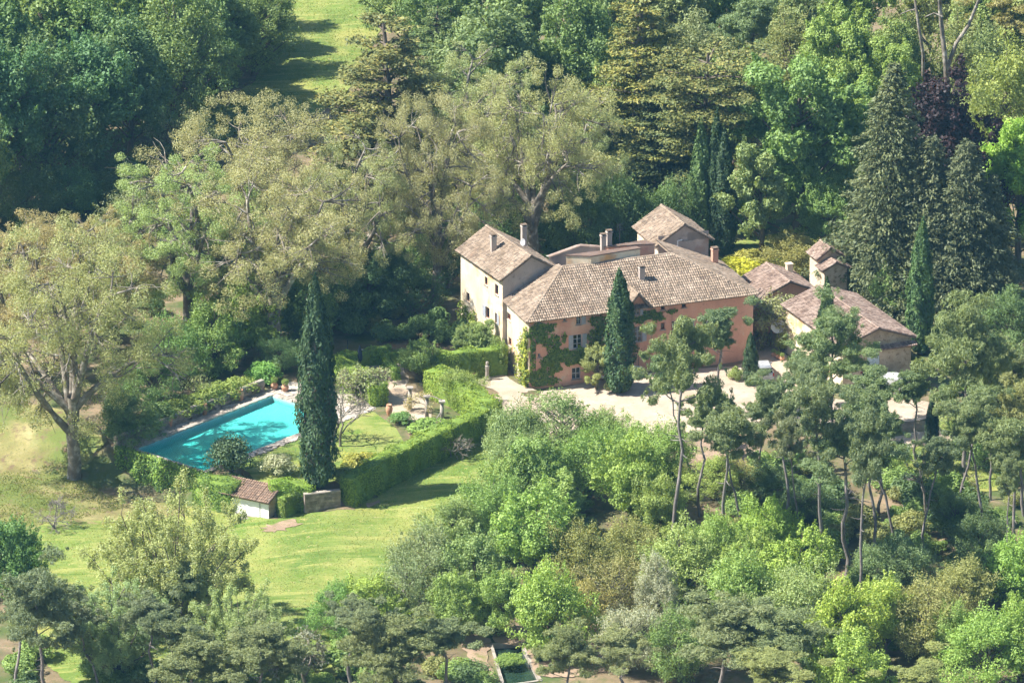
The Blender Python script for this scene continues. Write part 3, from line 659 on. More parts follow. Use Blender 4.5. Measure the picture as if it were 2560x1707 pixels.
# ---- left wing, a few degrees askew
wa = R(6); eu, ev = np.array([math.cos(wa), math.sin(wa)]), np.array([-math.sin(wa), math.cos(wa)])
W0 = np.array([-0.45, 6.55]); WW, WL, WE, WR = 6.1, 9.7, 9.45, 11.3
w_fl, w_fr, w_br, w_bl = W0, W0 + eu * WW, W0 + eu * WW + ev * WL, W0 + ev * WL
wr = [zr(270, 290, 625, 685), zr(345, 370, 680, 755), zr(135, 158, 740, 805), zr(280, 305, 848, 930), zr(345, 362, 890, 965)]
wo = H.opens_px(w_bl, w_fl, wr)
H.wall(w_bl, w_fl, -0.3, WE, M_cream, wo, label='sunlit ochre side wall of the left wing with orange stains')
for i, o in enumerate(wo): H.window(w_bl, w_fl, o, 'red', shut=(-1,) if i == 3 else ((1,) if i == 4 else None), muntin=False)
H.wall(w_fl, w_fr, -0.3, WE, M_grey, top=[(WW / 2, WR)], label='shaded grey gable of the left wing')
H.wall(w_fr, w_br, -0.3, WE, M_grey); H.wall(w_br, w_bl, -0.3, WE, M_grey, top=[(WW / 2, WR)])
def gable_roof(Bd, fl, eu, ev, W_, L_, ze, zr_, over=0.35, oe=0.4, seed=30, mat=None, labs=(None, None)):
    sl = (zr_ - ze) / (W_ / 2)
    P = lambda a, b_, z: (*(np.array(fl) + eu * a + ev * b_), z)
    zl = ze - sl * oe + .12; zt = zr_ + .12
    A = Bd.roof([P(-oe, L_ + over, zl), P(-oe, -over, zl), P(W_ / 2, -over, zt), P(W_ / 2, L_ + over, zt)], mat, seed=seed, label=labs[0])
    B_ = Bd.roof([P(W_ + oe, -over, zl), P(W_ + oe, L_ + over, zl), P(W_ / 2, L_ + over, zt), P(W_ / 2, -over, zt)], mat, seed=seed + 1, label=labs[1])
    Bd.caps(P(W_ / 2, -over - .02, zt + .05), P(W_ / 2, L_ + over, zt + .05), A, mat)
    return A
gable_roof(H, W0, eu, ev, WW, WL, WE, WR, seed=31, labs=('left slope of the wing roof', 'right slope of the wing roof'))
# chimney on the wing's left slope and one at its right eave with a dish beside it
p = W0 + eu * 1.5 + ev * 5.2; H.chimney(p[0], p[1], 9.9, 12.3, .55, .5, M_grey)
p = W0 + eu * 5.6 + ev * 6.6; H.chimney(p[0], p[1], 9.3, 12.3, .5, .5, M_grey)
# ---- tower at the right rear
T0 = np.array([18.1, 11.3]); TW, TLn, TE, TR = 5.5, 5.9, 9.3, 11.05
X, Y = np.array([1.0, 0]), np.array([0, 1.0]); t_fl, t_fr, t_br, t_bl = T0, T0 + X * TW, T0 + X * TW + Y * TLn, T0 + Y * TLn
to_ = H.opens_px(t_fl, t_fr, [zr(1725, 1760, 302, 356)])
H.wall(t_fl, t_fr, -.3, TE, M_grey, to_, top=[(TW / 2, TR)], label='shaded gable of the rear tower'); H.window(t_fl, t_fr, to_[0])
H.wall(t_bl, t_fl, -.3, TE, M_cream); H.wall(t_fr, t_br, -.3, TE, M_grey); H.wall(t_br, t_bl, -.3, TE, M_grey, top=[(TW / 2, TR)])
gable_roof(H, T0, X, Y, TW, TLn, TE, TR, seed=41, labs=('left slope of the rear tower roof', 'right slope of the rear tower roof'))
b = MB(); b.tube([(0, 0, 0), (0, 0, 1.35), (0.5, -.05, 1.42)], .06, 6); q = onwall(H.w(t_fl), H.w(t_fr), *z1(1678, 430)); b.build('flue_pipe', M_white, H.o, loc=(T0[0] + q[0], T0[1] - .35, q[1] - .2))
# ---- low flat roofed blocks behind the main ridge
def hl(px, py, z):
    q = gz(px, py, z)[:2] - H.loc[:2]; return (H.c * q[0] + H.s * q[1], -H.s * q[0] + H.c * q[1])
def block(name, pxs, zt, h, mat, label, capm=None):
    f = [hl(*q, zt) for q in pxs]; b = MB(); b.prism(f, zt - h, zt); o = b.build(name, mat, H.o); o['label'] = label
    c = np.mean(f, 0); b = MB(); b.prism([tuple(c + (np.array(q) - c) * 1.03) for q in f], zt + .003, zt + .12); b.build('coping', capm or M_tile2, o)
block('roof_block', [z1(1052, 478), z1(1412, 420), z1(1380, 408), z1(868, 470)], 11.0, 2.6, M_cream, 'low cream roof block behind the main ridge')
block('roof_block', [z1(1400, 392), z1(1520, 388), z1(1440, 360), z1(1150, 408), z1(1180, 412)], 10.6, 2.4, M_pink, 'reddish wall block between the ridge and the tower')
f0, f1, f2 = [hl(*z1(*q), zz) for q, zz in (((740, 475), 9.4), ((970, 392), 10.6), ((1112, 402), 10.4))]
b = MB()
d = np.array([-0.2, 0.35])
pts = [(*f0, 9.4), (*f1, 10.6), (*f2, 10.4)]
lo = [(x, y, 6.0) for x, y, z in pts]; bk = [(x + d[0], y + d[1], z - .02) for x, y, z in pts]
b.add(pts + lo + bk, [(3, 4, 1, 0), (4, 5, 2, 1), (0, 1, 7, 6), (1, 2, 8, 7)]); q = b.build('parapet', M_grey, H.o); q['label'] = 'long rear parapet with a sloping top'
H.caps(pts[0], pts[1], q, M_tile2, .2); H.caps(pts[1], pts[2], q, M_tile2, .2)
for X_, zt_ in ((1140, 12.5), (1183, 12.6)):
    p = hl(*z1(X_, 425 if X_ < 1150 else 405), 10.3); H.chimney(p[0], p[1], 9.4, zt_ - .45, .5, .45, M_grey)
p = hl(*z1(1262, 388), 10.5); b = MB(); b.tube([(0, 0, 0), (0, 0, 3.9)], .045, 6)
for k in range(5): b.tube([(-.35 + .0 * k, 0, 3.2 + .14 * k), (.35, 0, 3.2 + .14 * k)], .022, 4)
b.box(-.35, .35, -.03, .03, 3.15, 3.85) if False else None
b.build('aerial', M_dark, H.o, loc=(p[0], p[1], 8.9))
b = MB(); b.lathe([(0.02, 0.0), (.25, .03), (.42, .09), (.5, .16), (.49, .17), (.40, .11), (.24, .05), (0.02, .03)], 16)
p = hl(*z1(556, 350), 11.2); q = b.build('satellite_dish', M_frame, H.o, True, (p[0], p[1], 10.9)); q.rotation_euler = (R(75), 0, R(-70)); q.scale = (.75,) * 3
b = MB(); b.tube([(0, 0, -1.8), (0, 0, .1)], .05, 6); b.build('mast', M_dark, H.o, loc=(p[0], p[1] + .1, 10.8))

# ------------------------------------------------------------------ the barn
BYAW = R(23.2); bu, bv = np.array([math.cos(BYAW), math.sin(BYAW)]), np.array([-math.sin(BYAW), math.cos(BYAW)])
BB = gz(1958, 762, 5.3)[:2] + bu * .3; BLEN, BW, BE, BR = 13.3, 7.5, 5.25, 6.6
BO = BB - bv * BLEN
Bn = Bld('barn', (*BO, 0), BYAW, 'long stone barn with a low pink tiled gable roof beside the drive', 'barn')
X, Y = np.array([1.0, 0]), np.array([0, 1.0]); z = (0, 0)
Bn.wall((0, BLEN), (0, 0), -.3, BE, M_cream, label='sunlit cream side wall')
bo = Bn.opens_px((0, 0), (BW, 0), [(2168, 2199, 864, 915), (2154, 2214, 929, 985)])
bo = [(a, c, max(0.02, e), f) for a, c, e, f in bo]
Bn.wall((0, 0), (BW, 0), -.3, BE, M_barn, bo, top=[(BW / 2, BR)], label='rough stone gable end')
b = MB(); a, c, e, f = bo[0]
for k in range(6): b.box(a + (c - a) * k / 6 + .01, a + (c - a) * (k + 1) / 6 - .01, 0.05, .1, e, f)
b.box(a, c, .03, .049, e + .3, e + .42); b.box(a, c, .03, .049, f - .42, f - .3); b.build('loft_door', M_wshutter, Bn.o)
a, c, e, f = bo[1]; b = MB(); m_ = a + (c - a) * .48
for k in range(6): b.box(m_ + (c - m_) * k / 6 + .01, m_ + (c - m_) * (k + 1) / 6 - .01, 0.2, .25, e, f)
b.build('garage_door', M_shutter, Bn.o); b = MB(); b.box(a - .15, c + .15, -.03, .1, f, f + .22); b.build('lintel', M_redwood, Bn.o)
Bn.wall((BW, 0), (BW, BLEN), -.3, BE, M_barn); Bn.wall((BW, BLEN), (0, BLEN), -.3, BE, M_barn, top=[(BW / 2, BR)])
gable_roof(Bn, z, X, Y, BW, BLEN, BE, BR, seed=51, mat=M_tile2, labs=('sunlit left slope of the barn roof', 'right slope of the barn roof'))
Bn.roof([(BW * .42, -.6, BE - .75), (BW + .45, -.6, BE - .75), (BW + .45, -.02, BE - .5), (BW * .42, -.02, BE - .5)], M_tile2, label='single row of tiles across the gable', seed=55, name='pent_roof')
# ------------------------------------------------------------------ outhouse, link wall and pigeon tower
OY = R(21); ou, ov = np.array([math.cos(OY), math.sin(OY)]), np.array([-math.sin(OY), math.cos(OY)])
OO = gz(1912, 741, 4.2)[:2] + ou * .35 + ov * .3
Ou = Bld('outhouse', (*OO, 0), OY, 'small tiled outhouse behind the right end of the house, half hidden by bare twigs', 'outhouse')
ow_, ol_ = 4.9, 5.6
Ou.wall((0, ol_), (0, 0), -.3, 4.25, M_cream); Ou.wall((0, 0), (ow_, 0), -.3, 4.25, M_pink, [(1.0, 2.4, 0.0, 2.3)], top=[(ow_ / 2, 5.3)])
b = MB(); b.box(1.02, 2.38, .15, .2, 0.0, 2.28); b.build('door', M_redwood, Ou.o)
Ou.wall((ow_, 0), (ow_, ol_), -.3, 4.25, M_grey); Ou.wall((ow_, ol_), (0, ol_), -.3, 4.25, M_grey, top=[(ow_ / 2, 5.3)])
gable_roof(Ou, z, X, Y, ow_, ol_, 4.25, 5.3, seed=61, mat=M_tile2)
b = MB(); b.box(-.3, .3, -.3, .3, 0, 1.0); b.box(-.36, .36, -.36, .36, 1.0, 1.1); b.build('chimney', M_cream, Ou.o, loc=(ow_ - .4, ol_ - .8, 4.4))
LK = H.w((24.03, 2.0)); L1 = OO + ov * .4
dv = L1 - LK; ln = np.linalg.norm(dv); Lk = Bld('link_wall', (*LK, 0), math.atan2(dv[1], dv[0]), 'shaded pink wall joining the house to the outhouse', 'wall')
b = MB(); b.box(0, ln, 0, .4, -.3, 4.3); b.build('wall', M_pink, Lk.o)
Lk.roof([(0, -.3, 4.25), (ln, -.3, 4.25), (ln, .7, 4.75), (0, .7, 4.75)], M_tile2, seed=66, name='coping')
GO = gz(2047, 647, 6.2)[:2]
Pg = Bld('pigeon_tower', (*GO, 0), OY, 'narrow stone pigeon tower with two stepped tile roofs behind the barn', 'tower')
gw = 2.5
for (y0, y1, ez_, rz_, sd_) in ((0.0, 2.3, 6.25, 7.1, 71), (-1.5, -0.02, 5.45, 6.05, 73)):
    Pg.wall((0, y1), (0, y0), -.3, ez_, M_cream); Pg.wall((0, y0), (gw, y0), -.3, ez_, M_barn, top=[(gw / 2, rz_)]); Pg.wall((gw, y0), (gw, y1), -.3, ez_, M_barn); Pg.wall((gw, y1), (0, y1), -.3, ez_, M_barn, top=[(gw / 2, rz_)])
    gable_roof(Pg, (0, y0), X, Y, gw, y1 - y0, ez_, rz_, over=.2, oe=.3, seed=sd_, mat=M_tile2)
# ------------------------------------------------------------------ garden shed by the gate
SO = gp(557, 1278); S1 = gp(672, 1296)
dv = (S1 - SO)[:2]; sl_ = np.linalg.norm(dv)
Sh = Bld('garden_shed', (SO[0], SO[1], min(SO[2], S1[2])), math.atan2(dv[1], dv[0]), 'small white walled shed with a faded tiled lean-to roof below the pool garden', 'shed')
Sh.wall((0, 0), (sl_, 0), -.3, 1.9, M_white, [(sl_ * .80, sl_ * .82, 0, 1.88)])
b = MB(); b.box(0, .25, 0.01, 2.2, -.3, 2.2); b.box(sl_ - .25, sl_, 0.01, 2.2, -.3, 2.2); b.box(.25, sl_ - .25, 1.9, 2.2, -.3, 2.7); b.build('side_wall', M_grey, Sh.o)
b = MB(); b.box(sl_ * .05, sl_ * .78, -.25, -.005, -.1, .22); b.build('bench', M_stone, Sh.o)
Sh.roof([(-.25, -.3, 1.95), (sl_ + .2, -.3, 1.95), (sl_ + .2, 2.2, 2.85), (-.25, 2.2, 2.85)], M_oldtile, seed=81, label='faded orange tiled roof')
# ================================================================== foliage builders
def unit(v): return v / (np.linalg.norm(v, axis=-1, keepdims=True) + 1e-9)
def leaves_mesh(name, pos, nor, ln, wd, val, mat, g, along=None):
    """one small diamond leaf per point; along = preferred long axis"""
    n = len(pos); nor = unit(nor)
    t = g.normal(size=(n, 3)) if along is None else along + g.normal(size=(n, 3)) * 0.35
    t = unit(t - nor * np.sum(t * nor, 1, keepdims=True)); b = np.cross(nor, t)
    ln = np.broadcast_to(ln, n)[:, None] * g.uniform(.7, 1.3, (n, 1)); wd = np.broadcast_to(wd, n)[:, None] * g.uniform(.7, 1.3, (n, 1))
    V = np.stack([pos + t * ln * .5, pos + b * wd * .5 + nor * wd * .12, pos - t * ln * .5, pos - b * wd * .5 + nor * wd * .12], 1).reshape(-1, 3)
    F = np.arange(4 * n).reshape(n, 4)
    return np_mesh(name, V, F, mat, np.repeat(np.clip(val, 0, 1), 4))
def blobs(g, C, Rr, n_each, up=0.35, shell=0.55, rnd=0.6):
    """leaf points in ellipsoid clumps C (k,3) with radii Rr (k,3)"""
    k = len(C); n_each = np.broadcast_to(n_each, k).astype(int); idx = np.repeat(np.arange(k), n_each); n = len(idx)
    d = unit(g.normal(size=(n, 3))); f = shell + (1 - shell) * np.sqrt(g.random((n, 1)))
    pos = C[idx] + d * f * Rr[idx] + g.normal(size=(n, 3)) * 0.06 * Rr[idx]
    nor = unit(d / Rr[idx] * Rr[idx].mean(1, keepdims=True)) * 1.0 + np.array([0, 0, up]) + g.normal(size=(n, 3)) * rnd
    cv = g.random(k)
    val = 0.30 * cv[idx] + 0.55 * g.random(n) + 0.12 * d[:, 2] * 0 + 0.08
    return pos, nor, val
def tubes(parts, name, mat, n=5):
    V = []; F = []; base = 0
    for pts, rad in parts:
        pts = np.asarray(pts, float); m = len(pts); rad = np.broadcast_to(rad, m)
        d = unit(np.gradient(pts, axis=0)); ref = np.where(np.abs(d[:, 2:3]) > .8, np.array([[0.3, .9, .1]]), np.array([[0, 0, 1.0]]))
        a = unit(np.cross(d, ref)); b = np.cross(d, a); th = np.arange(n) * 2 * math.pi / n
        ring = pts[:, None] + (a[:, None] * np.cos(th)[None, :, None] + b[:, None] * np.sin(th)[None, :, None]) * rad[:, None, None]
        V.append(ring.reshape(-1, 3)); i, k = np.meshgrid(np.arange(m - 1), np.arange(n), indexing='ij')
        F.append(np.stack([i * n + k, i * n + (k + 1) % n, (i + 1) * n + (k + 1) % n, (i + 1) * n + k], -1).reshape(-1, 4) + base); base += m * n
    return np_mesh(name, np.concatenate(V), np.concatenate(F), mat, smooth=True)
def bez(p0, p1, g, sag=0.15, m=5, up=0.0):
    p0, p1 = np.array(p0, float), np.array(p1, float); L = np.linalg.norm(p1 - p0); t = np.linspace(0, 1, m)[:, None]
    c = (p0 + p1) / 2 + g.normal(size=3) * L * sag + np.array([0, 0, up * L])
    return (1 - t) ** 2 * p0 + 2 * t * (1 - t) * c + t * t * p1
def axis_of(H_, lean, g, m=7, wob=0.02):
    z = np.linspace(0, 1, m); x = lean[0] * z + np.cumsum(g.normal(0, wob, m)); y = lean[1] * z + np.cumsum(g.normal(0, wob, m)); x -= x[0]; y -= y[0]
    return np.column_stack([x * H_, y * H_, z * H_])
def at_axis(A, z): return np.array([np.interp(z, A[:, 2], A[:, 0]), np.interp(z, A[:, 2], A[:, 1]), z])

ML_green = leafmat('leaf_green', (0.12, 0.175, 0.05), (0.235, 0.315, 0.092), (0.37, 0.45, 0.15), 0.34)
ML_plane = leafmat('leaf_plane', (0.27, 0.29, 0.125), (0.39, 0.415, 0.19), (0.51, 0.52, 0.27), 0.36)
ML_pine = leafmat('needle_pine', (0.155, 0.195, 0.088), (0.26, 0.305, 0.135), (0.37, 0.405, 0.18), 0.35)
ML_cedar = leafmat('needle_cedar', (0.078, 0.110, 0.041), (0.209, 0.221, 0.070), (0.418, 0.345, 0.100), 0.18)
ML_cyp = leafmat('cypress_green', (0.030, 0.060, 0.025), (0.062, 0.106, 0.039), (0.103, 0.150, 0.051), 0.12)
ML_con = leafmat('conifer_green', (0.075, 0.098, 0.049), (0.141, 0.166, 0.076), (0.233, 0.249, 0.108), 0.12)
ML_hedge = leafmat('hedge_green', (0.15, 0.235, 0.035), (0.26, 0.37, 0.055), (0.36, 0.46, 0.08), 0.32)
ML_ivy = leafmat('ivy_green', (0.056, 0.103, 0.022), (0.145, 0.212, 0.039), (0.276, 0.328, 0.061), 0.25)

def make_broad(seed, H_=16, W_=10, n_cl=95, per=190, leaf=0.34, base=0.22, mat=None, bark=None, open_=0.0, top=0.5):
    g = np.random.default_rng(seed); A = axis_of(H_ * .8, (g.normal(0, .05), g.normal(0, .05)), g)
    zc, rz = H_ * (base + (1 - base) / 2), H_ * (1 - base) / 2
    # lobed envelope
    lob = unit(g.normal(size=(9, 3)) + np.array([0, 0, .4])); la = g.uniform(.10, .28, 9)
    d = unit(g.normal(size=(n_cl, 3)) + np.array([0, 0, .25])); f = (0.42 + .58 * np.sqrt(g.random(n_cl)))
    env = (0.70 + (np.maximum(0, d @ lob.T - .55) / .45 * la * 1.5).sum(1)) * g.uniform(.82, 1.12, n_cl)
    taper = 1 - 0.25 * np.clip(d[:, 2], 0, 1)
    C = np.column_stack([d[:, 0] * W_ / 2 * taper, d[:, 1] * W_ / 2 * taper, d[:, 2] * rz]) * (f * env * .92)[:, None] + np.array([A[-1, 0] * .7, A[-1, 1] * .7, zc])
    r_ = g.uniform(.5, 1.45, n_cl) * W_ * 0.096
    Rr = np.column_stack([r_ * g.uniform(.8, 1.25, n_cl), r_ * g.uniform(.8, 1.25, n_cl), r_ * g.uniform(.6, 1.1, n_cl)])
    pos, nor, val = blobs(g, C, Rr, (per * (r_ / r_.mean()) ** 2).astype(int), rnd=.7, shell=.35)
    ns = int(n_cl * .9); si = g.integers(0, n_cl, ns); sd_ = unit(unit(C[si] - np.array([0, 0, zc * .8])) + g.normal(size=(ns, 3)) * .35 + np.array([0, 0, .35]))   # loose shoots that break the outline
    SC = np.concatenate([C[si] + sd_ * (r_[si] * k_)[:, None] for k_ in (.9, 1.25, 1.55)]); SR = np.concatenate([np.column_stack([r_[si] * f_] * 3) for f_ in (.34, .26, .17)])
    p2, n2, v2 = blobs(g, SC, SR, np.repeat([max(5, per // 9), max(3, per // 14), max(2, per // 24)], ns), rnd=.9, shell=.2)
    pos, nor, val = np.concatenate([pos, p2]), np.concatenate([nor, n2]), np.concatenate([val, v2 + .08])
    crown = leaves_mesh('crown', pos, nor, leaf, leaf * .62, val, mat or ML_green, g)
    parts = [(A, np.linspace(.028, .010, len(A)) * H_)]
    for i in g.permutation(n_cl)[:int(n_cl * .55)]:
        z0 = np.clip(C[i, 2] - np.hypot(*C[i, :2]) * .9, H_ * base * .7, H_ * .72); p0 = at_axis(A, z0)
        parts.append((bez(p0, C[i], g, .08, 5, .06), np.linspace(.008, .0018, 5) * H_))
    return crown, tubes(parts, 'trunk', bark or M_bark)
def make_plane(seed, H_=26, W_=19, n_cl=250, per=205, leaf=0.175):
    """big plane tree in early leaf: pale limbs, thin tan foliage on the twig ends"""
    g = np.random.default_rng(seed); A = axis_of(H_ * .33, (g.normal(0, .08), g.normal(0, .05)), g, wob=.015); parts = [(A, np.linspace(.030, .022, len(A)) * H_)]
    C = []; limbs = []
    for k in range(9):
        an = k * 2.4 + g.normal(0, .3); el = g.uniform(.55, 1.25) if k > 2 else 1.35; z0 = H_ * g.uniform(.16, .33); p0 = at_axis(A, min(z0, A[-1, 2]))
        L = H_ * g.uniform(.42, .60) if el > .9 else W_ * .46
        e = p0 + np.array([math.cos(an) * math.cos(el), math.sin(an) * math.cos(el), math.sin(el)]) * L
        B = bez(p0, e, g, .12, 8, .10); limbs.append(B); parts.append((B, np.linspace(.0165, .0045, 8) * H_))
        for j in range(9):
            q = B[g.integers(3, 8)]; dd = unit(g.normal(size=3) + np.array([math.cos(an), math.sin(an), .25]) * .9); e2 = q + dd * H_ * g.uniform(.08, .2)
            D = bez(q, e2, g, .15, 5, .05); parts.append((D, np.linspace(.0048, .0016, 5) * H_)); C.append(e2)
            for m_ in range(7):
                e3 = D[g.integers(2, 5)] + unit(g.normal(size=3) + dd * .7) * H_ * g.uniform(.04, .10); parts.append((bez(D[g.integers(2, 4)], e3, g, .15, 4), np.linspace(.0019, .0007, 4) * H_))
                if m_ < 3: C.append(e3)
    C = np.array(C); zc, rz = H_ * .58, H_ * .42
    dd = unit(g.normal(size=(max(10, n_cl - len(C) // 2), 3)) + np.array([0, 0, .15])); ex = dd * np.array([W_ / 2, W_ / 2, rz]) * (.5 + .5 * g.random((len(dd), 1)) ** .5) + np.array([0, 0, zc])
    C = np.concatenate([C, ex]); C[:, 2] = np.clip(C[:, 2], H_ * .12, H_)
    r_ = g.uniform(.5, 1.25, len(C)) * W_ * .052; Rr = np.column_stack([r_, r_, r_ * .9])
    pos, nor, val = blobs(g, C, Rr, (per * (r_ / r_.mean()) ** 2).astype(int), up=.3, shell=.25, rnd=.9)
    return leaves_mesh('crown', pos, nor, leaf, leaf * .55, val, ML_plane, g), tubes(parts, 'trunk', M_palebark, 6)
def make_pine(seed, H_=16, W_=7, n_cl=15, per=760, bare=0.6, flat=0.72, lean=0.06):
    g = np.random.default_rng(seed); A = axis_of(H_ * .9, (g.normal(0, lean), g.normal(0, lean)), g, 9, .018); parts = [(A, np.linspace(.0135, .005, len(A)) * H_)]
    C = []; Rr = []
    for k in range(n_cl):
        z = H_ * (bare + (.97 - bare) * (k + .5) / n_cl); an = k * 2.4 + g.normal(0, .5); rad = W_ / 2 * (1 - .75 * ((z / H_ - bare) / (1 - bare)) ** 1.6) * g.uniform(.25, .80)
        c = at_axis(A, min(z, A[-1, 2])) * np.array([1, 1, 0]) + np.array([math.cos(an) * rad, math.sin(an) * rad, z]); rr = W_ * g.uniform(.11, .185)
        C.append(c); Rr.append((rr, rr, rr * flat * g.uniform(.8, 1.2)))
        p0 = at_axis(A, np.clip(z - rad * g.uniform(.4, 1.0), H_ * bare * .8, A[-1, 2])); parts.append((bez(p0, c - np.array([0, 0, rr * .3]), g, .10, 6, -.03), np.linspace(.0048, .0016, 6) * H_))
        for _ in range(3):
            c2 = c + g.normal(size=3) * rr * np.array([1.35, 1.35, .5]); C.append(c2); q = g.uniform(.45, .95) * rr; Rr.append((q, q * g.uniform(.7, 1.2), q * flat))
    for k in range(9):   # dead snags down the bare trunk
        z = H_ * g.uniform(bare * .45, bare * 1.05); an = g.uniform(0, 6.28); p0 = at_axis(A, z); L = H_ * g.uniform(.03, .10)
        parts.append((bez(p0, p0 + np.array([math.cos(an) * L, math.sin(an) * L, L * g.uniform(-.2, .5)]), g, .12, 4), np.linspace(.0028, .0009, 4) * H_))
    C, Rr = np.array(C), np.array(Rr)
    pos, nor, val = blobs(g, C, Rr * .92, (per * .95 * (Rr[:, 0] / Rr[:, 0].mean()) ** 2 / 2).astype(int), up=.25, shell=.2, rnd=1.0)
    ti = g.integers(0, len(C), len(C) * 5); tc = C[ti] + g.normal(size=(len(ti), 3)) * Rr[ti] * np.array([.72, .72, .6]); tr_ = np.column_stack([g.uniform(.16, .34, len(ti))] * 3) * W_ / 7   # loose tufts between the clumps
    p2, n2, v2 = blobs(g, tc, tr_, 26, up=.25, shell=.0, rnd=1.0); pos, nor, val = np.concatenate([pos, p2]), np.concatenate([nor, n2]), np.concatenate([val, v2 + .06])
    k = len(pos); al = unit(g.normal(size=(k, 3)) * .6 + np.array([0, 0, .75]))
    return leaves_mesh('crown', pos, nor, .36, .075, val, ML_pine, g, al), tubes(parts, 'trunk', M_greybark)
def make_cedar(seed, H_=23, W_=13, tiers=13, flat_top=False):
    g = np.random.default_rng(seed); A = axis_of(H_ * .97, (g.normal(0, .015), 0), g, 7, .006); parts = [(A, np.linspace(.024, .006, len(A)) * H_)]; C = []; Rr = []
    for k in range(tiers):
        f = (k + .5) / tiers; z = H_ * (.20 + .78 * f)
        rad = W_ / 2 * ((1.0 if f > .6 else .55 + .5 * f) if flat_top else (1.02 - .72 * f ** 1.5))
        for j in range(6 if f < .85 or flat_top else 4):
            an = j * 6.283 / 6 + k * .9 + g.normal(0, .3); L = rad * g.uniform(.62, 1.05); p0 = at_axis(A, z - L * .12); dz = g.normal(0, .35) + L * .03
            e_ = at_axis(A, z) + np.array([math.cos(an) * L, math.sin(an) * L, dz]); parts.append((bez(p0, e_, g, .05, 5, .05), np.linspace(.006, .0015, 5) * H_))
            for q in np.linspace(.35, 1.0, 5):
                for s_ in (-1, 0, 1):
                    wv = L * .17 * (.5 + q * .6); off = np.array([-math.sin(an), math.cos(an), 0]) * s_ * wv * g.uniform(.6, 1.3)
                    C.append(p0 + (e_ - p0) * q * g.uniform(.93, 1.05) + off + np.array([0, 0, .12 + g.normal(0, .13)])); rr = wv * g.uniform(.75, 1.15) + .25; Rr.append((rr, rr, .17 + .05 * g.random()))
    C, Rr = np.array(C), np.array(Rr)
    pos, nor, val = blobs(g, C, Rr, np.clip(26 * (Rr[:, 0] / .8) ** 2, 10, 95).astype(int), up=.55, shell=.2, rnd=.55)
    return leaves_mesh('crown', pos, nor, .40, .17, val, ML_cedar, g), tubes(parts, 'trunk', M_bark)
def make_cypress(seed, H_=16, W_=2.6, n=15000):
    g = np.random.default_rng(seed); t = g.random(n) ** .85; prof = np.interp(t, [0, .04, .15, .35, .6, .8, .93, 1], [.35, .72, .95, 1, .84, .55, .26, .03])
    an = g.uniform(0, 6.283, n)
    ph = g.uniform(0, 6.28, 4); bulge = 1 + .10 * np.sin(an * 5 + t * 9 + ph[0]) + .08 * np.sin(an * 3 - t * 23 + ph[1]) + .07 * np.sin(an * 9 + t * 40 + ph[2]) + .05 * np.sin(t * 70 + an * 2 + ph[3]) + .10 * np.sin(an * 2 + t * 13 + ph[2]) * np.sin(t * 6 + ph[1])
    rad = W_ / 2 * prof * bulge * (1 - .25 * g.random(n) ** 2)
    pos = np.column_stack([np.cos(an) * rad + .012 * H_ * np.sin(t * 3 + ph[0]) * t, np.sin(an) * rad, H_ * (.02 + .98 * t)])
    st = g.random(n) < .05; pos[st, :2] *= g.uniform(1.0, 1.3, (st.sum(), 1)); pos[st, 2] += g.uniform(0, .5, st.sum())
    nor = np.column_stack([np.cos(an), np.sin(an), .15 + 0 * t]) + g.normal(size=(n, 3)) * .45
    val = .45 * g.random(n) + .55 * (bulge - .75) / .5
    al = np.column_stack([np.cos(an) * .25, np.sin(an) * .25, np.ones(n)])
    core = [(np.array([[0, 0, 0], [0, 0, H_ * .1], [0, 0, H_ * .35], [0, 0, H_ * .65], [0, 0, H_ * .93]]), np.array([.08, .30, .36, .28, .05]) * W_)]
    return leaves_mesh('crown', pos, nor, .34, .13, val, ML_cyp, g, al), tubes(core, 'trunk', M_bark, 7)
def make_conifer(seed, H_=26, W_=11, nb=330):
    g = np.random.default_rng(seed); A = axis_of(H_ * .98, (0, 0), g, 6, .004); parts = [(A, np.linspace(.02, .003, len(A)) * H_)]; C = []; Rr = []
    for k in range(nb):
        f = ((k + g.random()) / nb) ** 1.15; z = H_ * (.03 + .95 * f); an = k * 2.39996; R_ = W_ / 2 * (1 - f) ** .75 * g.uniform(.55, 1.12) * (1 + .16 * math.sin(an * 2 + f * 9 + seed)) + .3
        d = np.array([math.cos(an), math.sin(an), 0])
        for q in np.linspace(.45, 1, 4):
            C.append(at_axis(A, z) + d * R_ * q + np.array([0, 0, -.28 * R_ * q * q + g.normal(0, .12)])); rr = .26 * (1.25 - q * .5) + .07 * R_; Rr.append((rr * 1.25, rr * 1.25, rr * .75))
        if k % 3 == 0: parts.append((np.stack([at_axis(A, z), at_axis(A, z) + d * R_ * .9 - np.array([0, 0, .25 * R_])]), np.array([.05, .015])))
    C, Rr = np.array(C), np.array(Rr)
    pos, nor, val = blobs(g, C, Rr, np.clip(30 * (Rr[:, 0] / .55) ** 2, 8, 60).astype(int), up=.25, shell=.3, rnd=.7)
    al = np.column_stack([pos[:, 0], pos[:, 1], -.6 * np.hypot(pos[:, 0], pos[:, 1])]); al = unit(al)
    return leaves_mesh('crown', pos, nor, .38, .14, val, ML_con, g, al), tubes(parts, 'trunk', M_bark)
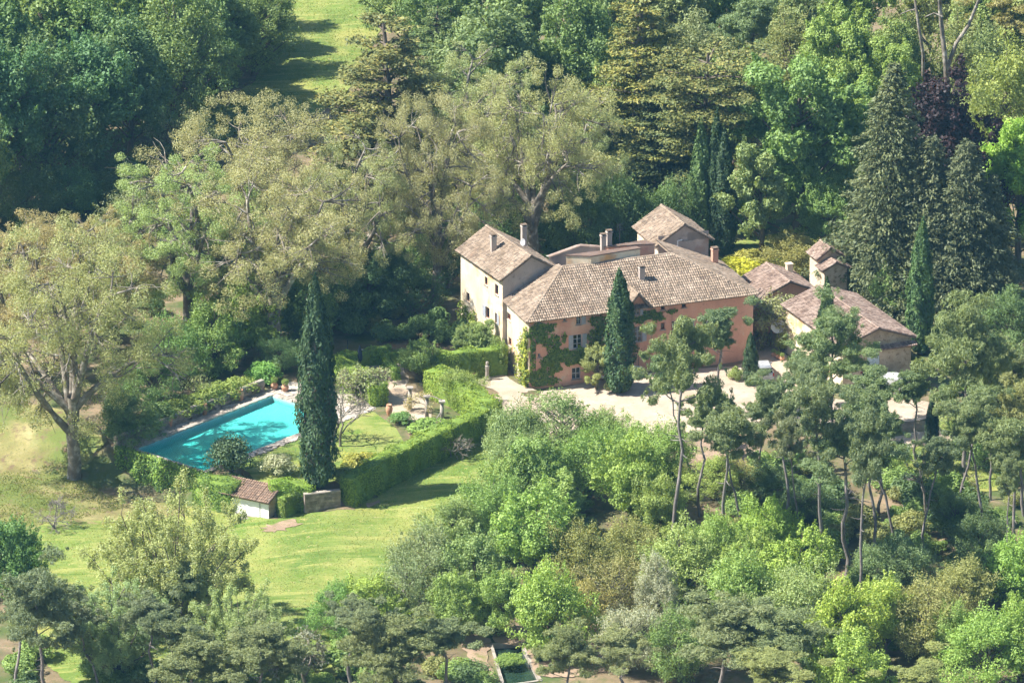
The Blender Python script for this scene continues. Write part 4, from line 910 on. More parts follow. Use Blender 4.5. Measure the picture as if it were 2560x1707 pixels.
def make_willow(seed, H_=13, W_=13, stems=26):
    """many upright limbs from near the ground, thin pale leaf"""
    g = np.random.default_rng(seed); parts = []; C = []
    for k in range(stems):
        an = k * 2.4; el = g.uniform(.75, 1.5); L = H_ * g.uniform(.75, 1.0) * (.75 + .25 * math.sin(el)); p0 = np.array([math.cos(an), math.sin(an), 0]) * .25
        el = math.asin(((k + .5) / stems) ** .8 * .9 + .1); e_ = p0 + np.array([math.cos(an) * math.cos(el) * W_ / 2, math.sin(an) * math.cos(el) * W_ / 2, .35 * H_ + math.sin(el) * H_ * .6]) * g.uniform(.82, 1.0); B = bez(p0, e_, g, .05, 9, .04); parts.append((B, np.linspace(.011, .0022, 9) * H_))
        for j in range(13):
            q = B[g.integers(3, 9)]; dd = unit(g.normal(size=3) * .7 + np.array([math.cos(an) * .5, math.sin(an) * .5, 1.0])); e2 = q + dd * H_ * g.uniform(.05, .13); D = bez(q, e2, g, .1, 4); parts.append((D, np.linspace(.0026, .0008, 4) * H_))
            C += [D[2], D[3], e2 + g.normal(size=3) * .2]
    C = np.array(C); r_ = g.uniform(.22, .5, len(C)); Rr = np.column_stack([r_ * .8, r_ * .8, r_ * 1.35])
    pos, nor, val = blobs(g, C, Rr * 1.3, 74, up=.3, shell=.1, rnd=.9)
    return leaves_mesh('crown', pos, nor, .19, .09, val, ML_plane, g), tubes(parts, 'trunk', M_bark)
def make_bare(seed, H_=6, W_=5, leafy=0, depth=4, stems=1, mat=None, spread=.62):
    g = np.random.default_rng(seed); parts = []; tips = []
    def grow(p, d, L, rad, k):
        e_ = p + d * L; parts.append((bez(p, e_, g, .09, 4, .02), np.maximum(np.linspace(rad, rad * .62, 4), .016)))
        if k == 0: tips.append(e_); return
        for _ in range(g.integers(2, 5)):
            nd = unit(d + g.normal(size=3) * spread + np.array([0, 0, .12])); grow(p + (e_ - p) * g.uniform(.55, 1), nd, L * g.uniform(.58, .82), rad * .6, k - 1)
    for s_ in range(stems):
        grow(np.array([g.normal(0, .1 * stems), g.normal(0, .1 * stems), 0.0]), unit(np.array([g.normal(0, .25), g.normal(0, .25), 1.0])), H_ * .30, .024 * H_ / stems ** .4, depth)
    tr = tubes(parts, 'trunk', mat or M_palebark, 4)
    if not leafy: return None, tr
    T = np.array(tips); T = T[g.permutation(len(T))[:900]]; pos, nor, val = blobs(g, T, np.full((len(T), 3), .3), leafy, shell=.1, rnd=1)
    return leaves_mesh('crown', pos, nor, .2, .11, val, ML_plane, g), tr
def make_shrub(seed, H_=3.0, W_=3.4, n_cl=26, per=170, leaf=.2, mat=None):
    g = np.random.default_rng(seed); d = unit(g.normal(size=(n_cl, 3))); d[:, 2] = np.abs(d[:, 2])
    C = d * np.array([W_ / 2, W_ / 2, H_ * .62]) * (.35 + .42 * g.random((n_cl, 1))) + np.array([0, 0, H_ * .26]); r_ = g.uniform(.7, 1.3, n_cl) * W_ * .16; Rr = np.column_stack([r_, r_, r_ * .85])
    pos, nor, val = blobs(g, C, Rr, per, rnd=.6); pos[:, 2] = np.maximum(pos[:, 2], .03)
    parts = [(bez((0, 0, 0), C[i], g, .1, 4), np.linspace(.035, .012, 4)) for i in range(0, n_cl, 2)]
    return leaves_mesh('crown', pos, nor, leaf, leaf * .6, val, mat or ML_green, g), tubes(parts, 'stems', M_bark)

PROTO = {
 'broad': [make_broad(1), make_broad(2, 15, 11, 105), make_broad(3, 17, 9.5, 90, 200), make_broad(4, 14, 11, 110, 170, .30), make_broad(5, 16, 10, 75, 170, .40)],
 'lush': [make_broad(11, 16, 11, 85, 400, .32, .12), make_broad(12, 16, 10, 95, 340, .32, .10)],
 'fine': [make_broad(21, 12, 9, 150, 120, .24, .10), make_broad(22, 12, 9, 160, 120, .24, .06), make_broad(23, 11, 9, 140, 130, .26, .12)],
 'thin': [make_broad(31, 12, 9, 130, 55, .26, .12, bark=M_palebark), make_broad(32, 12, 9, 150, 50, .25, .10, bark=M_palebark)],
 'plane': [make_plane(41), make_plane(42, 26, 18, 230, 210), make_plane(43, 24, 15, 200, 215)],
 'pine': [make_pine(51, 16, 7, 11, 760, .70, .62), make_pine(52, 16, 7, 11, 760, .68, .65), make_pine(53, 17, 6.5, 10, 760, .74, .6, .09), make_pine(54, 14, 7.5, 15, 720, .52, .7), make_pine(55, 15, 7, 9, 780, .70, .6, .1)],
 'cedar': [make_cedar(61), make_cedar(62, 24, 10, 15), make_cedar(63, 20, 13, 10, True)],
 'cypress': [make_cypress(71), make_cypress(72, 16, 2.4), make_cypress(73, 16, 3.0)],
 'conifer': [make_conifer(81, 26, 13, 420), make_conifer(82, 22, 13, 400), make_conifer(83, 22, 11, 340)],
 'willow': [make_willow(91, 13, 13, 34), make_willow(92, 12, 13, 30)],
 'bare': [make_bare(101, 6, 5), make_bare(102, 6, 5, 0, 4, 2), make_bare(103, 6, 5, 4, 5, 1)],
 'twiggy': [make_bare(104, 5, 6, 4, 5, 5, spread=.85), make_bare(105, 5, 6, 0, 5, 3, M_greybark, .8)],
 'shrub': [make_shrub(111), make_shrub(112, 2.6, 3.6), make_shrub(113, 3.2, 3.2, 30, 150, .17), make_shrub(114, 2.8, 3.4, 22, 190, .24)],
}
PROTO.update({
 'broad_low': [make_broad(201, 8, 9.5, 150, 120, .25, .04), make_broad(202, 8.5, 9, 140, 130, .26, .06)],
 'lush_low': [make_broad(211, 8, 9, 130, 150, .29, .03), make_broad(212, 8.5, 8.5, 120, 160, .29, .04)],
 'fine_low': [make_broad(221, 7.5, 9, 190, 95, .20, .02), make_broad(222, 8, 8.5, 180, 100, .20, .03), make_broad(223, 7, 9, 200, 90, .20, .02)],
 'thin_low': [make_broad(231, 8, 9, 170, 42, .2, .05, bark=M_palebark), make_broad(232, 8, 8.5, 160, 45, .2, .04, bark=M_palebark)]})
DIM = {'broad_low': [(8, 9.5), (8.5, 9)], 'lush_low': [(8, 9), (8.5, 8.5)], 'fine_low': [(7.5, 9), (8, 8.5), (7, 9)], 'thin_low': [(8, 9), (8, 8.5)],
       'broad': [(16, 10), (15, 11), (17, 9.5), (14, 11), (16, 10)], 'lush': [(16, 11), (16, 10)], 'fine': [(12, 9)] * 2 + [(11, 9)], 'thin': [(12, 9)] * 2,
       'plane': [(26, 19), (26, 18), (24, 15)], 'pine': [(16, 7), (16, 7), (17, 6.5), (14, 7.5), (15, 7)], 'cedar': [(23, 13), (24, 10), (20, 13)], 'cypress': [(16, 2.6), (16, 2.4), (16, 3.0)],
       'conifer': [(26, 13), (22, 13), (22, 11)], 'willow': [(13, 13), (12, 13)], 'bare': [(6, 5)] * 3, 'twiggy': [(5, 6)] * 2, 'shrub': [(3, 3.4), (2.6, 3.6), (3.2, 3.2), (2.8, 3.4)]}
TREES = []
def plant(kind, var, xy, h, wd, tint, label, name=None, cat='tree', group=None, z=None, rz=None, bark=None):
    """one tree or shrub: an empty at its foot, crown and trunk under it"""
    if kind in ('broad', 'lush', 'fine', 'thin') and h / wd < 1.18: kind, name = kind + '_low', name or kind
    i = len(TREES); var %= len(PROTO[kind]); crown, trunk = PROTO[kind][var]; H0, W0_ = DIM[kind][var]
    z = terrain(xy[0], xy[1]) if z is None else z
    o = empty(name or kind, (xy[0], xy[1], z - .05), (i * 2.39996) % 6.283 if rz is None else rz)
    k = wd / W0_; o.scale = (k, k, h / H0)
    tag(o, label, cat, group)
    if crown:
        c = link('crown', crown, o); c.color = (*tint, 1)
    link('trunk' if kind != 'shrub' else 'stems', trunk, o)
    TREES.append(o); return o
def top_at(px, py, h):
    """foot of a tree whose tip shows at the given place of the photograph"""
    z = 0.0
    for _ in range(6):
        p = gz(px, py, z + h); z = terrain(p[0], p[1])
    return p[:2]
# ================================================================== trees, each where it stands
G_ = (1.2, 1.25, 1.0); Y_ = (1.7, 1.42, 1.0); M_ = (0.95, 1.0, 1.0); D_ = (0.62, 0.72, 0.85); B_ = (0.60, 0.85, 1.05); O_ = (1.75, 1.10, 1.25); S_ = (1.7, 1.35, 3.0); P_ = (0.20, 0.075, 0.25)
PA_ = (1.6, 1.35, 1.9); GY = (1.15, 1.0, 1.5); OL = (1.35, 1.12, 1.2); W1 = (1, 1, 1)
def T(kind, var, mode, x, y, h, wd, tint, name, label, cat='tree', group=None, rz=None):
    xy = top_at(x, y, h) if mode == 't' else gp(x, y)[:2]
    return plant(kind, var, xy, h, wd, tint, label, name, cat, group, rz=rz)
# ---- the great planes behind and beside the pool
T('plane', 0, 'b', 185, 1195, 27.5, 19, (1.05, 1.05, .95), 'plane_tree', 'big sparse plane tree standing alone at the left edge, forked dark trunk', rz=2.0)
T('plane', 1, 'b', 690, 905, 23.5, 18, (1.1, 1.02, 1.0), 'plane_tree', 'largest tan plane tree, its trunk behind the far corner of the pool', rz=.6)
T('plane', 2, 'b', 470, 860, 22, 15, (.95, 1.15, .9), 'plane_tree', 'olive plane tree left of the largest plane, above the pool wall shrubs')
T('plane', 2, 'b', 880, 790, 20, 12, (.95, 1.0, .95), 'plane_tree', 'plane tree right of the largest plane, behind the tall pool cypress', rz=1.0)
T('plane', 0, 'b', 1085, 770, 24.5, 13, (1.08, 1.0, 1.05), 'plane_tree', 'plane tree with a tall pale trunk left of the house wing', rz=4.0)
T('plane', 1, 'b', 1330, 700, 25, 16, (1.1, 1.08, 1.0), 'plane_tree', 'broad tan plane tree rising directly behind the house wing', rz=2.2)
T('plane', 2, 'b', 1190, 600, 22, 13, (1.05, 1.12, 1.05), 'plane_tree', 'pale plane tree between the cedar and the house wing, further back')
T('plane', 1, 'b', 1440, 610, 17, 11, (.95, 1.08, 1.0), 'plane_tree', 'smaller plane tree left of the golden cedar, behind the roof chimneys')
T('plane', 1, 'b', 40, 960, 19, 14, (1.15, .95, .95), 'plane_tree', 'brownish plane tree behind the left edge plane, darker pink tan', rz=3.0)
T('plane', 2, 'b', 235, 880, 16, 12, (1.15, .95, .95), 'plane_tree', 'brown tan plane tree between the left plane and the dark wood', rz=5.0)
T('plane', 0, 'b', 640, 740, 22.5, 18, (1.08, 1.0, 1.0), 'plane_tree', 'tan plane tree rising behind the largest plane, towards the meadow', rz=1.3)
# ---- cedars
T('cedar', 0, 'b', 985, 580, 24, 17.5, (1.05, 1.05, 1.05), 'cedar_tree', 'wide dark cedar with flat golden layers beside the meadow')
T('cedar', 1, 'b', 1583, 540, 26, 12.5, (1.1, 1.12, .9), 'cedar_tree', 'tall golden cedar with a straight trunk at the top centre')
T('cedar', 2, 'b', 1752, 570, 20, 15, (.95, 1.0, .95), 'cedar_tree', 'flat topped dark cedar behind the three thin cypresses')
T('cedar', 1, 'b', 1640, 560, 16, 10, (.75, .9, 1.0), 'cedar_tree', 'dark green cedar low between the golden and the flat topped cedar')
T('cedar', 0, 'b', 1085, 330, 15, 9, (.7, .95, .9), 'cedar_tree', 'green cedar at the top edge behind the golden layered cedar')
# ---- behind the house
T('broad', 0, 'b', 1270, 440, 19, 13, (.8, .85, 1.0), 'oak_tree', 'dark evergreen oak at the top centre left')
T('broad', 3, 'b', 1420, 400, 18, 12, (.85, .95, .9), 'oak_tree', 'evergreen oak with a leaning dark limb at the top centre')
T('broad', 1, 'b', 1180, 380, 16, 11, (1.0, 1.0, 1.2), 'oak_tree', 'grey green oak at the top edge above the pale plane')
T('broad', 2, 'b', 1500, 520, 15, 9, (1.1, 1.1, 1.0), 'oak_tree', 'mid green tree left of the golden cedar trunk')
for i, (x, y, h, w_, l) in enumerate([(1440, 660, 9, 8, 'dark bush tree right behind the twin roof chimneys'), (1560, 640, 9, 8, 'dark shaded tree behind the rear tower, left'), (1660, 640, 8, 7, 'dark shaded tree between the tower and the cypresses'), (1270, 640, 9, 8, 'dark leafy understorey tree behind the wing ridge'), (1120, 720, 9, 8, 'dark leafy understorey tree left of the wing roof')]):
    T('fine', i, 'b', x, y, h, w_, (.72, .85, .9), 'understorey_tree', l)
T('cypress', 1, 'b', 1750, 632, 14.6, 2.6, (2.0, 1.95, 1.5), 'cypress_tree', 'left of the three thin cypresses behind the house')  # sunlight put into the leaf tint; the other two are tinted darker
T('cypress', 0, 'b', 1788, 632, 15.8, 2.2, (1.0, 1.05, 1.0), 'cypress_tree', 'tallest and middle of the three thin cypresses behind the house')
T('cypress', 1, 'b', 1808, 640, 13.8, 2.5, (.85, .9, .9), 'cypress_tree', 'right of the three thin cypresses behind the house')
T('cypress', 0, 'b', 1652, 330, 14, 1.6, (.9, .95, .9), 'cypress_tree', 'thin cypress at the top edge right of the golden cedar')
# ---- upper right trees
T('pine', 3, 't', 1875, -25, 13, 9, (.85, 1.0, .95), 'pine_tree', 'umbrella pine at the top edge above the flat cedar')
T('lush', 0, 'b', 2105, 400, 17.5, 9.5, (1.3, 1.35, 1.1), 'lime_tree', 'bright green tree at the top right centre')
T('lush', 1, 'b', 1985, 620, 20.5, 13.5, (.95, 1.12, 1.0), 'lime_tree', 'largest lush green tree above the outbuildings')
T('lush', 0, 'b', 2135, 560, 17, 10, (1.25, 1.3, 1.0), 'lime_tree', 'bright green tree right behind the largest lush tree')
T('lush', 1, 'b', 2230, 420, 14, 8, (1.2, 1.25, .95), 'lime_tree', 'yellow green tree just behind the tip of the tall dark conifer')
T('broad', 4, 'b', 1902, 662, 13.2, 7.2, (1.15, 1.12, 1.3), 'magnolia_tree', 'glossy grey green magnolia left of the pigeon tower')
T('broad', 3, 'b', 2050, 650, 9, 7, (1.0, 1.15, 1.0), 'lime_tree', 'low green tree right of the magnolia')
T('fine', 0, 'b', 1960, 330, 13, 8, (1.2, 1.0, 1.1), 'oak_tree', 'olive tinted tree right of the top umbrella pine')
T('fine', 1, 'b', 1760, 330, 13, 9, (1.2, 1.05, 1.5), 'oak_tree', 'grey green twiggy tree left of the top umbrella pine')
T('fine', 2, 'b', 1830, 420, 13, 9, (1.1, 1.15, 1.0), 'oak_tree', 'mid green tree directly under the top umbrella pine')
T('conifer', 0, 'b', 2215, 775, 27, 15, (1.1, 1.1, 1.0), 'conifer_tree', 'tallest dark grey green conifer, pointed, right of the pigeon tower')
T('conifer', 1, 'b', 2405, 795, 19.5, 15, (.95, .95, .95), 'conifer_tree', 'broad dark conifer in front of the copper beech')
T('conifer', 2, 'b', 2325, 785, 19.5, 13, (1.05, 1.02, 1.0), 'conifer_tree', 'dark conifer between the tallest and the broad conifer')
T('conifer', 2, 'b', 2475, 800, 16, 7.5, (.85, .9, .95), 'conifer_tree', 'shaded conifer at the right of the dark conifer group')
T('conifer', 1, 'b', 2165, 775, 10, 6.5, (1.0, 1.05, 1.0), 'conifer_tree', 'small conifer at the left foot of the tallest conifer')
T('broad', 2, 't', 2392, 200, 21, 12, P_, 'copper_beech', 'dark purple copper beech among the green trees')
T('lush', 1, 'b', 2545, 655, 15.5, 9, (1.35, 1.6, .8), 'maple_tree', 'vivid green tree at the right edge')
T('fine', 0, 'b', 2500, 500, 17, 10, (1.45, 1.3, 1.1), 'oak_tree', 'yellow green tree at the right edge above the vivid one')
T('fine', 1, 'b', 2490, 350, 12, 8, (1.15, 1.1, 1.3), 'oak_tree', 'pale green tree right of the pale dead trunks')
T('fine', 2, 'b', 2320, 400, 7, 9, (1.4, 1.25, 1.7), 'oak_tree', 'pale sage tree around the foot of the pale dead trunks')
T('pine', 1, 't', 2530, -10, 13, 9, (1.5, 1.2, 1.0), 'pine_tree', 'yellowish pine in the top right corner')
T('broad', 0, 'b', 2250, 330, 13, 7.5, (1.1, 1.1, 1.0), 'oak_tree', 'green tree at the top edge left of the pale dead trunks')
T('broad', 2, 'b', 2010, 300, 14, 9, (1.0, .95, 1.1), 'oak_tree', 'shaded tree at the top edge left of the bright green tree')
T('cypress', 1, 'b', 2300, 884, 14.4, 2.6, (1.5, 1.6, 1.2), 'cypress_tree', 'cypress standing at the right end of the barn')
T('cypress', 0, 'b', 2474, 790, 9, 1.4, (1.2, 1.3, .9), 'cypress_tree', 'thin pale cypress in front of the shaded conifer')
T('fine', 0, 'b', 2385, 320, 13, 9, (1.15, 1.0, 1.1), 'oak_tree', 'olive tree directly behind the pale dead trunks')
# pale dead trunks
def pale_tree(x, y, forks, label):
    b = gp(x, y); o = tag(empty('dead_tree', b), label, 'tree'); parts = []
    for pts, r0, r1 in forks:
        q = [gz(px, py, 0) for px, py in pts]; P3 = np.array([((px - x) / 24.0, .25 * math.sin(i * 2.1) * i, (y - py) / 22.6) for i, (px, py) in enumerate(pts)]); parts.append((P3, np.linspace(r0, r1, len(pts))))
    link('trunk', tubes(parts, 'trunk', M_palebark, 7), o)
pale_tree(2366, 400, [([(2366, 400), (2364, 215), (2358, 150), (2350, 90), (2342, 20), (2335, -60)], .36, .2), ([(2362, 165), (2385, 100), (2415, 50), (2440, -10), (2470, -50)], .26, .14), ([(2347, 30), (2325, 22), (2300, 28)], .12, .05)], 'pale forked dead trunk at the top right')
pale_tree(2305, 390, [([(2305, 390), (2303, 130), (2290, 60), (2280, 0), (2270, -60)], .22, .12), ([(2282, 10), (2262, 16), (2240, 20)], .10, .05)], 'thinner pale dead trunk left of the forked one')
for i, (x, y, h, w_, tn, l) in enumerate([(1020, 180, 15, 9, M_, 'green tree cut by the top edge right of the meadow'), (1130, 240, 16, 10, (.9, 1.0, 1.0), 'green tree cut by the top edge, second right of the meadow'), (1350, 270, 17, 11, M_, 'green tree at the top edge centre'), (1530, 280, 16, 10, (.95, 1.0, 1.1), 'green tree at the top edge left of the golden cedar'), (1700, 240, 15, 9, (1.15, 1.05, 1.3), 'grey green tree at the top edge right of the thin cypress'), (1820, 200, 15, 10, G_, 'green tree at the top edge behind the umbrella pine'), (1940, 190, 15, 9, (1.1, 1.0, 1.1), 'olive green tree at the top edge right of the umbrella pine'), (2160, 230, 16, 9, G_, 'bright tree at the top edge behind the bright green tree'), (2330, 190, 15, 9, (1.2, 1.05, 1.1), 'tree at the top edge behind the dead trunks'), (2440, 240, 15, 9, (1.2, 1.2, 1.1), 'tree at the top edge right of the dead trunks'), (2570, 260, 16, 10, (1.3, 1.15, 1.1), 'tree at the top right edge behind the yellowish pine')]):
    T('broad', i, 'b', x, y, h, w_, tn, 'background_tree', l)
# ---- the wood at the upper left, standing trees of its front and depth
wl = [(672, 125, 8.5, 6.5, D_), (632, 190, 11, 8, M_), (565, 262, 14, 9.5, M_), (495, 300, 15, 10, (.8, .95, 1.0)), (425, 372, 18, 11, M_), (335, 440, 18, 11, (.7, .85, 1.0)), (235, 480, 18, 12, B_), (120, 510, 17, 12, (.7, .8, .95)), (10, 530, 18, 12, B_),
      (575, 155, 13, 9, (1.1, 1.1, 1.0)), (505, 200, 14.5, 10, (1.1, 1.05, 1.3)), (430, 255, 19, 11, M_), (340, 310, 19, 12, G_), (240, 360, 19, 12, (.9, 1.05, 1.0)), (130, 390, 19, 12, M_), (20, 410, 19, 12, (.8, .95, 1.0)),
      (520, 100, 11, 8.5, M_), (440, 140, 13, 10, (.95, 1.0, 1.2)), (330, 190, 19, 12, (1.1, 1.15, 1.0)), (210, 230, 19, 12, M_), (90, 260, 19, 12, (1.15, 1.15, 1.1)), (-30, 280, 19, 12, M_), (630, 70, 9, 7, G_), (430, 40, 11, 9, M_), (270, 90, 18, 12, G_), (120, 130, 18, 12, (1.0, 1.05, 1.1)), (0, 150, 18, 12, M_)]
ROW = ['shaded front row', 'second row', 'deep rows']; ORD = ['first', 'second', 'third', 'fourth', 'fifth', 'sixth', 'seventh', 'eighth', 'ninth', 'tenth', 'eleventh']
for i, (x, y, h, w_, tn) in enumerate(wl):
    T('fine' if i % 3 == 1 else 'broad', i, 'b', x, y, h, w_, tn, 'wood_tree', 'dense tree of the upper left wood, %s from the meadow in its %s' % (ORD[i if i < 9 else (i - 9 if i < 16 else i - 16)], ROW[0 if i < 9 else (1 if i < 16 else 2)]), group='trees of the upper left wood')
for i, (x, y, h, w_) in enumerate([(-150, 560, 20, 13), (-200, 440, 21, 13), (-180, 330, 21, 13), (-130, 650, 18, 12), (-330, 520, 21, 13), (-330, 380, 21, 13)]):
    T('broad', i, 'b', x, y, h, w_, M_, 'wood_tree', 'tree of the wood continuing left of the view', group='wood beyond the left of the view')
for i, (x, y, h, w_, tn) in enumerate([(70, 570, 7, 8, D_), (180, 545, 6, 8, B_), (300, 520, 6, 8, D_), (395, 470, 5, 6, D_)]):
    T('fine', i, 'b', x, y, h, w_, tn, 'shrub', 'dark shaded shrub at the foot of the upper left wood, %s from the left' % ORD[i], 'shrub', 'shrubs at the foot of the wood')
T('thin', 0, 'b', 355, 640, 8, 8, GY, 'grey_tree', 'grey twiggy small tree left of the largest plane, at the shade edge')
T('thin', 1, 'b', 470, 460, 8, 7, GY, 'grey_tree', 'grey twiggy tree at the upper left rim of the largest plane')
# ---- around the pool
sh = [(760, 850, 7, 8, (.9, 1.05, .9), 'lush', 'leafy green bush at the foot of the largest plane trunk'), (610, 900, 7.5, 8, (1.25, 1.25, .9), 'lush', 'bright leafy bush left of the largest plane trunk'), (530, 930, 7, 8, (1.0, 1.1, .9), 'broad', 'green bush above the pool wall, left of the bright leafy bush'), (440, 960, 7, 7, (.9, 1.1, 1.0), 'fine', 'green bush above the middle of the pool wall'), (380, 1010, 6, 7, (.85, 1.0, 1.0), 'fine', 'dark green bush above the left part of the pool wall'),
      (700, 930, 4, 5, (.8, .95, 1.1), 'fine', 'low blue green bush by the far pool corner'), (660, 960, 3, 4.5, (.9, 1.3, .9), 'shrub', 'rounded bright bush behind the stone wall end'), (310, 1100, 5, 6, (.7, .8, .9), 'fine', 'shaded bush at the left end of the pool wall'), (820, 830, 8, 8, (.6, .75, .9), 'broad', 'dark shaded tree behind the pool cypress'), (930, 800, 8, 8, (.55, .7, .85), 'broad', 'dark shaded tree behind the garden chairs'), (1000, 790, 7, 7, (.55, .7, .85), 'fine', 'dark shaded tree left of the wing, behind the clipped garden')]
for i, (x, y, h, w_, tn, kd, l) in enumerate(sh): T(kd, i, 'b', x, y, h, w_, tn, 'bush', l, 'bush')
lw_ = [(12, 'low green hedge shrub along the top of the pool wall')]
for i in range(8):
    q = pool(1.5 + i * 2.4, -2.75); plant('shrub', i, q, 2.4 + .4 * (i % 3), 4.0, (1.25, 1.2, .9) if i < 5 else (.85, .95, .95), 'low bushy shrub above the pool wall, %s from its far end' % ORD[i], 'wall_shrub', 'shrub', 'shrubs above the pool wall')
T('cypress', 2, 'b', 796, 1226, 21.3, 3.75, (.95, 1.0, 1.05), 'cypress_tree', 'tallest cypress standing alone in front of the pool')
T('shrub', 2, 'b', 578, 1185, 5.3, 5.2, (.55, .62, .95), 'bay_tree', 'dark rounded bay tree at the near edge of the pool')
T('shrub', 2, 'b', 692, 1188, 2.9, 4.0, (1.9, 1.5, 3.0), 'olive_bush', 'silvery rounded olive bush left of the tall pool cypress', 'bush')
T('shrub', 0, 'b', 905, 1180, 2.8, 4.8, (1.6, 1.2, .7), 'yellow_bush', 'golden yellow bush inside the outer hedge, right of the pool cypress', 'bush')
T('shrub', 1, 'b', 860, 1205, 2.2, 3.4, (1.2, 1.1, .9), 'green_bush', 'low green bush at the right foot of the pool cypress', 'bush')
T('bare', 1, 'b', 842, 1110, 8.5, 8, W1, 'bare_tree', 'bare twisted tree right of the pool cypress, casting branch shadows', rz=1.0)
T('twiggy', 0, 'b', 905, 1000, 5, 7, (1, 1.1, 1), 'bare_tree', 'grey twiggy tree between the bare tree and the rounded hedge end')
T('fine', 2, 'b', 1150, 1010, 3.8, 4.6, (1.35, 1.3, 1.2), 'vine_bush', 'pale climbing plant over the pergola posts', 'bush')
T('shrub', 3, 'b', 1070, 1080, 1.7, 4.5, (1.2, 1.35, 1.0), 'flower_bed', 'leafy green planting in front of the pergola posts', 'plants')
T('shrub', 1, 'b', 1120, 1090, 1.5, 4.5, (1.3, 1.4, 1.0), 'flower_bed', 'grassy bed along the inside of the outer hedge', 'plants')
T('shrub', 2, 'b', 1000, 1060, 1.7, 3.0, (.9, 1.15, 1.1), 'flower_bed', 'blue green plants behind the single terracotta urn', 'plants')
T('lush', 1, 'b', 1052, 950, 3.9, 4.0, (1.0, 1.08, 1.0), 'topiary_bush', 'large clipped rounded shrub between the two hedges', 'bush')
T('bare', 2, 'b', 1060, 1030, 4, 4.2, (1.3, 1.1, 1.0), 'fruit_tree', 'small gnarled tree beside the left pergola post')
T('bare', 0, 'b', 1100, 1142, 2.6, 3.6, W1, 'fruit_tree', 'left of two small bare fruit trees below the outer hedge')
T('bare', 1, 'b', 1135, 1146, 3.6, 4.6, W1, 'fruit_tree', 'right of two small bare fruit trees below the outer hedge')
T('bare', 2, 'b', 1240, 1100, 2.6, 4.0, (1.0, 1.1, 1.0), 'fruit_tree', 'small flat topped fruit tree at the top of the lawn')
for i, (x, y, h, w_) in enumerate([(880, 835, 3.2, 4), (960, 850, 2.6, 3.4), (1045, 850, 3.6, 3.2), (1100, 855, 2.8, 3.2), (1150, 860, 3.4, 3.4), (1190, 850, 4, 3.8), (1010, 850, 2.2, 3), (1090, 825, 3.2, 3.6)]):
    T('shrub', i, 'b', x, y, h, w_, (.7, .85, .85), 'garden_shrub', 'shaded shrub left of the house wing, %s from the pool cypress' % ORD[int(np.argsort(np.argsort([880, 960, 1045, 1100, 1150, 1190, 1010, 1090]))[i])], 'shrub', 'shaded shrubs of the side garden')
# ---- close to the house and drive
T('cypress', 0, 'b', 1548, 982, 13.0, 3.0, (1.05, 1.15, 1.0), 'cypress_tree', 'cypress standing in front of the house facade')
T('lush', 0, 'b', 1490, 975, 5.0, 3.6, (1.35, 1.15, 1.3), 'garden_shrub', 'pale leafy shrub left of the facade cypress', 'shrub')
T('cypress', 0, 'b', 2064, 950, 10.8, 2.0, (1.0, 1.05, .9), 'cypress_tree', 'narrow cypress tip in front of the barn roof')
T('cypress', 2, 'b', 1876, 962, 5.6, 1.5, (.9, .95, .9), 'cypress_tree', 'short dark column of ivy beside the silver car')
T('bare', 0, 'b', 1874, 955, 6.6, 3.0, W1, 'bare_tree', 'bare crown of a pollard rising from the ivy column')
T('twiggy', 0, 'b', 1938, 864, 7.6, 9.5, (1, 1, .9), 'bare_tree', 'wide bare twiggy tree between the house and the barn')
T('twiggy', 1, 'b', 2110, 790, 7.5, 5, W1, 'bare_tree', 'bare twiggy tree in front of the pigeon tower')
T('fine', 0, 'b', 1990, 690, 4.5, 7, (1.5, 1.1, 1.1), 'tall_hedge', 'rounded tan green clipped hedge behind the outhouse', 'hedge')
T('shrub', 1, 'b', 1845, 690, 2.6, 5.5, (2.6, 2.0, .6), 'yellow_bush', 'vivid yellow bush behind the right end of the house', 'bush')
T('shrub', 0, 'b', 1870, 672, 2.6, 6, (1.7, 1.25, .9), 'green_bush', 'olive clipped bush behind the vivid yellow bush', 'bush')
T('lush', 1, 'b', 2230, 800, 5, 5, (1.2, 1.3, 1.3), 'garden_shrub', 'pale green shrub behind the right eave of the barn', 'shrub')
T('shrub', 2, 'b', 1956, 882, 3.4, 1.6, (1.9, 1.5, .9), 'climbing_plant', 'yellowish climbing plant at the barn corner', 'plant')
T('shrub', 0, 'b', 1840, 950, 1.9, 2.0, (1.3, 1.2, 1.1), 'potted_shrub', 'pale shrub in the gravel left of the ivy column', 'shrub')
